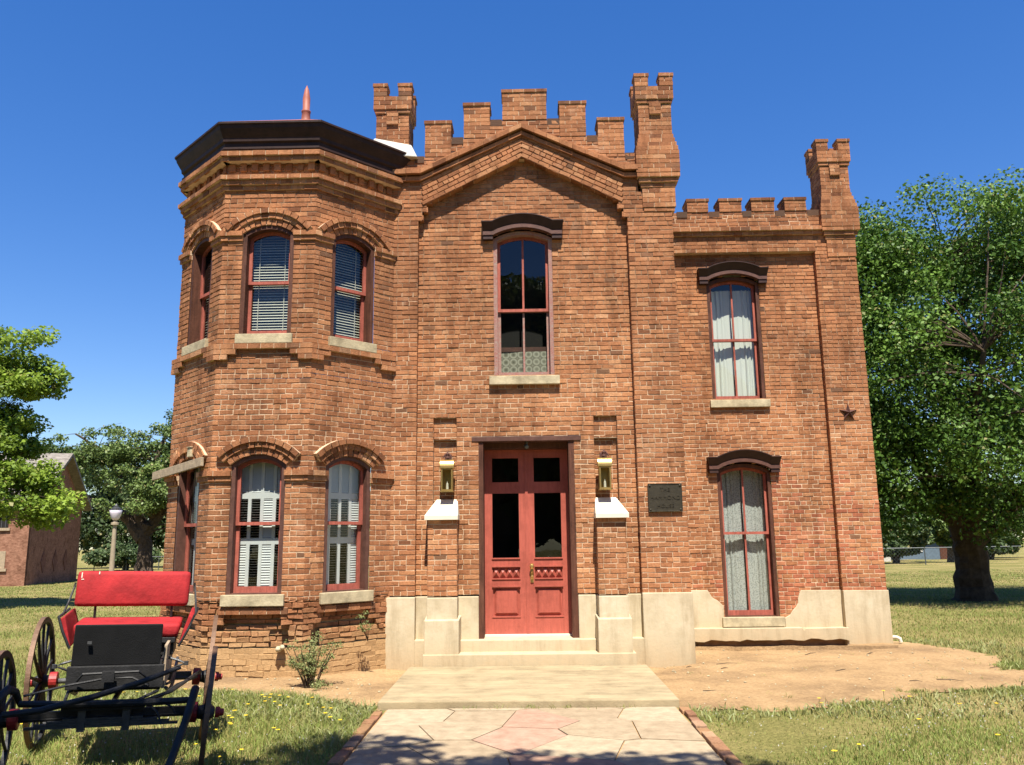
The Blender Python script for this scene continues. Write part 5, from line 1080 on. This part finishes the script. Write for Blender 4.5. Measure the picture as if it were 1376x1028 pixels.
mb = MB(); mb.hexa([(37, 94.5, hz + 2.5), (47, 94.5, hz + 2.5), (46, 91, hz + 3.6), (38, 91, hz + 3.6), (37, 85.4, hz + 2.5), (47, 85.4, hz + 2.5), (46, 89, hz + 3.6), (38, 89, hz + 3.6)]); mb.build('roof', 'shingle', fh, og)
for x in (38.6, 44.2): mb = MB(); mb.box(x, x + 1.3, 85.94, 86.0, hz + 1.0, hz + 2.0); mb.build('window', 'shedwhite', fh, og)
mb = MB(); mb.box(41.6, 42.6, 85.94, 86.0, hz, hz + 2.1); mb.build('door', 'maroon', fh, og)
mb = MB(); mb.box(-.12, .12, -.12, .12, 0, 1.6); o = mb.build('post', 'cap'); 
o.location = (41.5, 78, gz1(41.5, 78)); o.name = 'white_post'; mb_ = None; tag(o, 'short white post standing on the far lawn before the blue house', 'post')
sh = thing('shed', (31.5, 76, gz1(31.5, 76)), 'small pale shed behind the fence just right of the house corner', 'shed'); og = sh.location
mb = MB(); mb.box(30.6, 32.4, 76, 78, og[2], og[2] + 1.7); mb.build('wall', 'shedwhite', sh, og); mb = MB(); mb.hexa([(30.4, 78.2, og[2] + 1.7), (32.6, 78.2, og[2] + 1.7), (32.6, 78.2, og[2] + 1.85), (30.4, 78.2, og[2] + 1.85), (30.4, 75.8, og[2] + 1.7), (32.6, 75.8, og[2] + 1.7), (32.6, 75.8, og[2] + 2.2), (30.4, 75.8, og[2] + 2.2)]); mb.build('roof', 'shingle', sh, og)
mb = MB(); mb.tube([(5.70, 13.6, .10), (5.76, 13.57, .10), (5.80, 13.55, .08), (5.81, 13.55, .03)], .028, 10); dp = mb.build('drain_pipe', 'cap'); tag(dp, 'short white drain pipe poking out at the foot of the right house corner', 'pipe')

# ================================================================ trees
def leaves(name, cl, n, size, material, parent, seed, upbias=.5, warm=.06):
    """cl: (k, 4) clump centres with radius; n leaves shared out by volume; each leaf a folded kite of two faces"""
    r = np.random.default_rng(seed); cl = np.asarray(cl); w = cl[:, 3] ** 2.4; idx = r.choice(len(cl), n, p=w / w.sum())
    d = r.normal(0, 1, (n, 3)); d /= np.linalg.norm(d, axis=1)[:, None]; rad = r.random(n) ** .45
    P = cl[idx, :3] + d * (rad * cl[idx, 3])[:, None] * np.array([1.15, 1.15, .72])
    N = r.normal(0, 1, (n, 3)) + np.array([0, -.15, upbias * 1.6]) + d * .6; N /= np.linalg.norm(N, axis=1)[:, None]
    t = np.cross(N, r.normal(0, 1, (n, 3))); t /= np.linalg.norm(t, axis=1)[:, None]; b = np.cross(N, t)
    L = size * r.uniform(.6, 1.35, n)[:, None]; Wd = L * r.uniform(.28, .42, n)[:, None]
    V = np.empty((n, 4, 3)); V[:, 0] = P - t * L * .5; V[:, 1] = P + b * Wd + N * L * .10; V[:, 2] = P + t * L * .5; V[:, 3] = P - b * Wd + N * L * .10
    q = np.arange(n) * 4; F = np.c_[q, q + 1, q + 2, q + 3]
    tone = r.normal(.45, .2, len(cl))[idx]; c = np.c_[np.clip(tone + r.normal(0, .2, n), 0, 1), np.where(r.random(n) < warm, r.random(n) * .6, 0), np.zeros(n)]
    return soup(name, V.reshape(-1, 3), F, c, material, parent)
def tree(name, base, trunk, lobes, nclump, nleaf, size, material, label, cat='tree', group=None, bark='bark', seed=1, cr=(.45, .95), shell=.55, upbias=.5, twig=1., thin=None, dead=0):
    """trunk: list of limb polylines [(x, y, z, r)...] relative to base; lobes: ellipsoids (cx, cy, cz, rx, ry, rz) relative to base"""
    r = np.random.default_rng(seed); random.seed(seed); t = thing(name, base, label, cat, group); mb = MB(); limbs = []
    for pl in trunk:
        P = [Vector(p[:3]) for p in pl]; pts, rad = [P[0]], [pl[0][3]]
        for a, b in zip(pl, pl[1:]):
            m = 4; A, B = Vector(a[:3]), Vector(b[:3]); j = (B - A).length * .035
            for k in range(1, m + 1): f = k / m; pts.append(A.lerp(B, f) + (Vector((random.gauss(0, j), random.gauss(0, j), 0)) if k < m else Vector((0, 0, 0)))); rad.append(a[3] + (b[3] - a[3]) * f)
        mb.tube(pts, rad, 10, jit=.07); limbs += list(zip(pts, rad))
    L = np.array([tuple(p) for p, _ in limbs]); cl = []
    vol = np.array([l[3] * l[4] * l[5] for l in lobes]) ** .7
    while len(cl) < nclump:
        l = lobes[r.choice(len(lobes), p=vol / vol.sum())]; d = r.normal(0, 1, 3); d /= np.linalg.norm(d); f = (shell + (1 - shell) * r.random()) if r.random() < .8 else r.random()
        p = np.array(l[:3]) + d * np.array(l[3:6]) * f * r.uniform(.86, 1.06)
        if p[2] < .5: continue
        if thin and not thin(p): continue
        cl.append((*p, r.uniform(*cr)))
    for c in cl:
        if random.random() > twig: continue
        p = Vector(c[:3]); cand = L.copy(); dd = np.linalg.norm(cand - np.array(c[:3]), axis=1) + .8 * np.maximum(0, cand[:, 2] - c[2]); i = int(np.argmin(dd)); a = Vector(cand[i]); ln = (p - a).length
        if ln < .3: continue
        mid = a.lerp(p, .5) + Vector((random.gauss(0, .08), random.gauss(0, .08), .12)) * ln * .6; r0 = min(limbs[i][1] * .55, .012 + .014 * ln)
        mb.tube([a, a.lerp(mid, .5) + Vector((0, 0, .02 * ln)), mid, mid.lerp(p, .55), p], [r0, r0 * .8, r0 * .6, r0 * .4, r0 * .15], 5, cap=False)
    for _ in range(dead):
        p, rr = random.choice(limbs[len(limbs) // 3:]); q = p + Vector((random.uniform(-2.5, 2.5), random.uniform(-2, 2), random.uniform(.2, 2.4))); mb.tube([p, p.lerp(q, .4) + Vector((0, 0, .3)), q], [rr * .3, rr * .18, .01], 5, cap=False)
    mb.build('trunk', bark, t, (0, 0, 0)); leaves('crown', cl, nleaf, size, material, t, seed + 50, upbias)
    return t
bx_, by_ = 12.25, 23.6
tree('shade_tree', (bx_, by_, gz1(bx_, by_)), [[(0, 0, -.1, .62), (0, 0, .25, .50), (0, 0, 1.0, .42), (-.1, 0, 1.9, .43)], [(-.1, 0, 1.7, .32), (-1.1, -.2, 3.4, .22), (-2.6, -.4, 5.6, .13), (-3.8, -.6, 7.6, .05)], [(0, 0, 1.7, .34), (.2, .3, 4., .25), (.1, .5, 6.8, .15), (.2, .4, 9.6, .05)], [(.1, 0, 1.6, .30), (1.6, -.3, 3.0, .22), (3.4, -.4, 5.0, .14), (5.0, -.4, 7.4, .05)], [(0, 0, 1.9, .25), (-.6, -1.8, 4.0, .16), (-1.0, -3.6, 6.2, .06)], [(0, .2, 1.9, .25), (.8, 2.2, 4.2, .15), (1.2, 4., 6.8, .05)], [(-.3, 0, 2.2, .2), (-2.6, .3, 3.4, .13), (-4.8, .2, 4.6, .05)], [(.4, 0, 2.2, .2), (2.8, .6, 3.2, .13), (5.6, .8, 4.2, .05)]],
     [(0, 0, 7.2, 5.6, 4.6, 4.6), (-3.3, -.5, 6.6, 3.4, 3.6, 4.1), (4.4, 0, 6.8, 3.8, 3.8, 4.4), (0, -2.6, 5.0, 4.6, 2.6, 3.2), (-2.6, -1.5, 3.6, 2.8, 2.6, 1.6), (3.6, -1.6, 3.4, 3.2, 2.6, 1.6), (-.3, -2.2, 2.4, 1.3, 1.0, 1.0), (2.6, -2.4, 2.7, 1.6, 1.2, 1.1), (-4.4, -.6, 4.4, 2.4, 2.6, 2.2), (-3.6, -.2, 2.6, 1.9, 1.8, .9), (0, -.6, 10.0, 4.2, 3.2, 1.7), (-3.0, -.4, 9.0, 2.8, 2.8, 1.7), (3.6, -.4, 9.2, 3.2, 2.8, 1.8), (-4.9, -.3, 7.2, 1.9, 2.2, 2.2), (5.6, 0, 5.0, 2.4, 2.6, 2.6)], 900, 270000, .105, 'leaf_big', 'huge round crowned shade tree with a thick dark trunk right of the house', seed=11, cr=(.5, 1.0))
bx_, by_ = -20.9, 25.0
tree('young_tree', (bx_, by_, gz1(bx_, by_)), [[(0, 0, -.1, .28), (.1, 0, 1.5, .2), (.3, 0, 3.4, .15), (.6, 0, 6.2, .05)], [(.2, 0, 1.6, .12), (2., -.3, 3.0, .08), (4.6, -.5, 3.4, .03)], [(.3, 0, 2.6, .12), (2.2, .2, 4.6, .07), (4.6, .3, 5.8, .02)], [(.1, 0, 1.8, .1), (-1.6, 0, 4., .05)], [(.4, 0, 3.6, .1), (2.6, -.2, 6.2, .05), (4.4, -.2, 7.2, .02)]],
     [(4.4, -.4, 3.7, 3.5, 1.9, 1.3), (3.2, .1, 5.5, 2.7, 2.0, 1.3), (6.0, -.2, 3.1, 1.7, 1.2, .9), (3.0, 0, 7.2, 2.6, 1.8, 1.2), (4.9, 0, 6.9, 1.9, 1.1, .7), (2.6, 0, 2.3, 1.5, 1.4, .9), (3.4, 0, 4.7, 2.1, 1.8, 1.1), (5.0, 0, 7.9, 1.5, 1.2, .85), (5.2, 0, 5.1, 1.0, 1.2, .9), (5.6, 0, 6.6, 1.8, 1.2, .6)], 300, 56000, .13, 'leaf_young', 'bright yellow green young tree drooping in front of the brick outbuilding', seed=21, cr=(.24, .56), shell=.35, upbias=.8)
bx_, by_ = -27.2, 60.0
tree('gnarled_oak', (bx_, by_, gz1(bx_, by_)), [[(0, 0, -.2, .7), (.0, 0, 1.4, .52), (-.2, 0, 3.2, .45)], [(-.2, 0, 2.6, .5), (-1.6, 0, 4.2, .4), (-4.4, .3, 5.4, .25), (-8.0, .3, 7.6, .08)], [(0, 0, 3.0, .45), (.6, 0, 5.4, .36), (.3, 0, 8.0, .22), (1.2, 0, 10.6, .08)], [(-.1, 0, 3.0, .4), (-1.2, 0, 6.2, .28), (-3.4, -.2, 8.8, .16), (-5.6, -.2, 10.2, .06)], [(.2, 0, 3.4, .35), (2.4, .2, 6.4, .25), (4.4, .4, 9.4, .1)]],
     [(1.5, 0, 8.2, 4.4, 4., 3.0), (-2., 0, 8.6, 3.6, 3.4, 2.4), (-5.6, 0, 8.6, 3.0, 2.2, 1.6), (3.8, 0, 10.2, 3., 3., 1.8), (.8, -1.5, 5.6, 3.6, 2.4, 1.8), (4.6, -1., 6.4, 2.6, 2.4, 3.4)], 185, 52000, .19, 'leaf_oak', 'tall gnarled oak with pale bare limbs standing behind the street lamp', bark='bark', seed=31, cr=(.45, .95), shell=.3, dead=24)
bx_, by_ = -22.4, 58.0
tree('cedar_tree', (bx_, by_, gz1(bx_, by_)), [[(0, 0, -.1, .3), (0, 0, 4, .18), (0, 0, 8.4, .04)]], [(0, 0, 3.6, 1.7, 1.7, 3.0), (0, 0, 6.4, 1.2, 1.2, 2.2)], 90, 22000, .2, 'leaf_cedar', 'dark olive cedar growing tight against the left side of the tower view', seed=41, cr=(.4, .8))
FG = 'tree line at the back of the lawn'
far = [(-45, 92, 7.5, 11.5, 'broad mid green tree at the far left behind the outbuilding roof'), (-37, 96, 6.5, 10, 'rounded far tree behind the outbuilding gable'), (-31, 84, 4.6, 5.6, 'low spreading tree behind the oak trunk, left side'), (-26, 92, 6, 9.5, 'far tree filling the gap right of the oak trunk'), (-19, 88, 5, 9, 'far tree half hidden by the house tower'), (-38, 80, 3.2, 3.0, 'low dark bush tree right of the outbuilding wall'),
       (30.2, 70, 2.6, 4.6, 'small rounded tree just right of the house corner, before the blue house'), (35.6, 72, 2.2, 5.6, 'slim tree in front of the far blue house'), (48, 92, 6.5, 10.5, 'far tree behind the big trunk, right of the blue house'), (56, 84, 5, 6.8, 'dark bushy tree at the right edge of the lawn'), (64, 90, 7, 11, 'tall far tree at the extreme right edge'), (27, 100, 7.5, 11, 'far tree behind the small pale shed'), (39, 108, 8, 12, 'far tree rising behind the blue house roof'), (33.5, 80, 2.6, 3.0, 'low round shrub behind the fence beside the pale shed'), (51, 80, 3.2, 4.0, 'low bushy tree behind the fence, right of the thick trunk'), (44.5, 82, 2.4, 3.2, 'low shrub beside the white post, before the blue house')]
for i, (x, y, rr, h, lab) in enumerate(far):
    z = gz1(x, y); tree('background_tree', (x, y, z), [[(0, 0, -.2, .3), (.1, 0, h * .35, .22), (0, 0, h * .8, .06)]], [(0, 0, h * .62, rr, rr * .8, h * .4), (rr * .3, -.8, h * .42, rr * .75, rr * .6, h * .3), (-rr * .35, -.6, h * .45, rr * .7, rr * .6, h * .32)], 90, 16000, .42 if rr > 4 else .3, ('leaf_far', 'leaf_oak', 'leaf_far')[i % 3], lab, group=FG, seed=60 + i, cr=(rr * .14, rr * .26), twig=.25)
# tree behind the viewer: its crown's shade lies on the walk
tree('street_tree', (-1.0, -3.4, 0), [[(0, 0, -.1, .36), (0, 0, 2.6, .26), (.1, .5, 4.4, .2)], [(.1, .4, 4.2, .16), (.4, 2.4, 6.2, .1), (.6, 4.6, 7.4, .04)], [(0, .3, 4.2, .16), (-1.4, 2.2, 6.4, .1), (-2., 4., 7.2, .04)], [(.1, .2, 4.4, .16), (1.6, .6, 6.6, .08)]],
     [(.1, 3.95, 7.4, 2.3, 2.9, 1.7), (2.1, 3.9, 7.4, 1.9, 2.8, 1.5), (-2.1, 3.6, 7.2, 2.1, 2.6, 1.4), (0, -.5, 7.4, 4, 3.5, 2.2)], 300, 170000, .15, 'leaf_oak', 'leafy tree behind the viewer that shades the near end of the flagstone path', seed=91, cr=(.4, .75))

for i, (x, y, rr, h, lab) in enumerate([(-34, -30, 9, 13, 'wide tree across the road behind the viewer, far to the left'), (-17, -34, 9, 14, 'tall tree across the road behind the viewer, left of the path line'), (-1, -31, 9, 13, 'dense tree across the road straight behind the viewer'), (16, -35, 9.5, 14, 'tall tree across the road behind the viewer, right of the path line'), (34, -31, 9, 12.5, 'wide tree across the road behind the viewer, far to the right')]):
    tree('roadside_tree', (x, y, 0), [[(0, 0, -.2, .5), (.1, 0, h * .35, .4), (0, 0, h * .8, .1)]], [(0, 0, h * .58, rr, rr * .6, h * .42), (rr * .4, 0, h * .36, rr * .75, rr * .5, h * .3), (-rr * .4, 0, h * .36, rr * .75, rr * .5, h * .3)], 120, 15000, .8, 'leaf_far', lab, group='trees across the road', seed=120 + i, cr=(1.2, 2.2), twig=.2)

# scruffy shrub at the foot of the tower
sx_, sy_ = -2.52, 10.05
sb = thing('scruffy_shrub', (sx_, sy_, .03), 'scruffy grey green shrub growing in the dirt against the tower base', 'shrub'); mb = MB(); cl = []; random.seed(5)
for i in range(19):
    a = random.uniform(0, 2 * PI); l_ = random.uniform(.05, .34); h = random.uniform(.3, .55); x, y = math.cos(a) * l_ * 1.1, math.sin(a) * l_ * .5
    p = [(x * .15, y * .15, -.03), (x * .45, y * .45, h * .4), (x * .8, y * .8, h * .75), (x, y, h)]; mb.tube(p, [.009, .007, .005, .002], 5, cap=False)
    for k in range(5): f = .45 + .55 * k / 4; cl.append((x * f + random.gauss(0, .03), y * f + random.gauss(0, .02), h * f + random.gauss(0, .02), random.uniform(.035, .07)))
for i in range(10): cl.append((random.gauss(.05, .12), random.gauss(-.05, .06), random.uniform(.02, .08), .05))
mb.build('stem', 'bark', sb); leaves('foliage', cl, 3600, .021, 'leaf_bush', sb, 9, .3, .12)
sb2 = thing('wall_weed', (-2.05, 10.95, .5), 'small leafy weed rooted in the crumbling brick beneath the right tower window', 'weed')
mb = MB(); cl = []
for i in range(6): x, z = random.uniform(-.12, .12), random.uniform(.1, .3); mb.tube([(0, .1, -.08), (x * .5, 0, z * .5), (x, -.04, z)], [.004, .003, .001], 4, cap=False); cl.append((x, -.04, z, .04)); cl.append((x * .6, -.02, z * .6, .03))
mb.build('stem', 'bark', sb2); leaves('foliage', cl, 200, .024, 'leaf_bush', sb2, 19, .3, .05)
mb = MB(); bq = Vector((-3.04, 10.5, .40)); pts = []
rs_ = np.random.default_rng(4)
for (dx, dz_, r_) in ((0, .0, .035), (.05, .02, .03)): mb.lathe(bq + X * dx + Z * dz_, FRONT + X * random.uniform(-.5, .5), [(-.06, r_), (.0, r_ * 1.2), (.03, r_ * .9), (.045, r_ * .3)], 6)
lm = mb.build('mortar_lump', 'stone', None, bq, bevel=.008); lm.location = bq; tag(lm, 'pale lump of broken mortar in the hole at the tower foot', 'mortar lump')
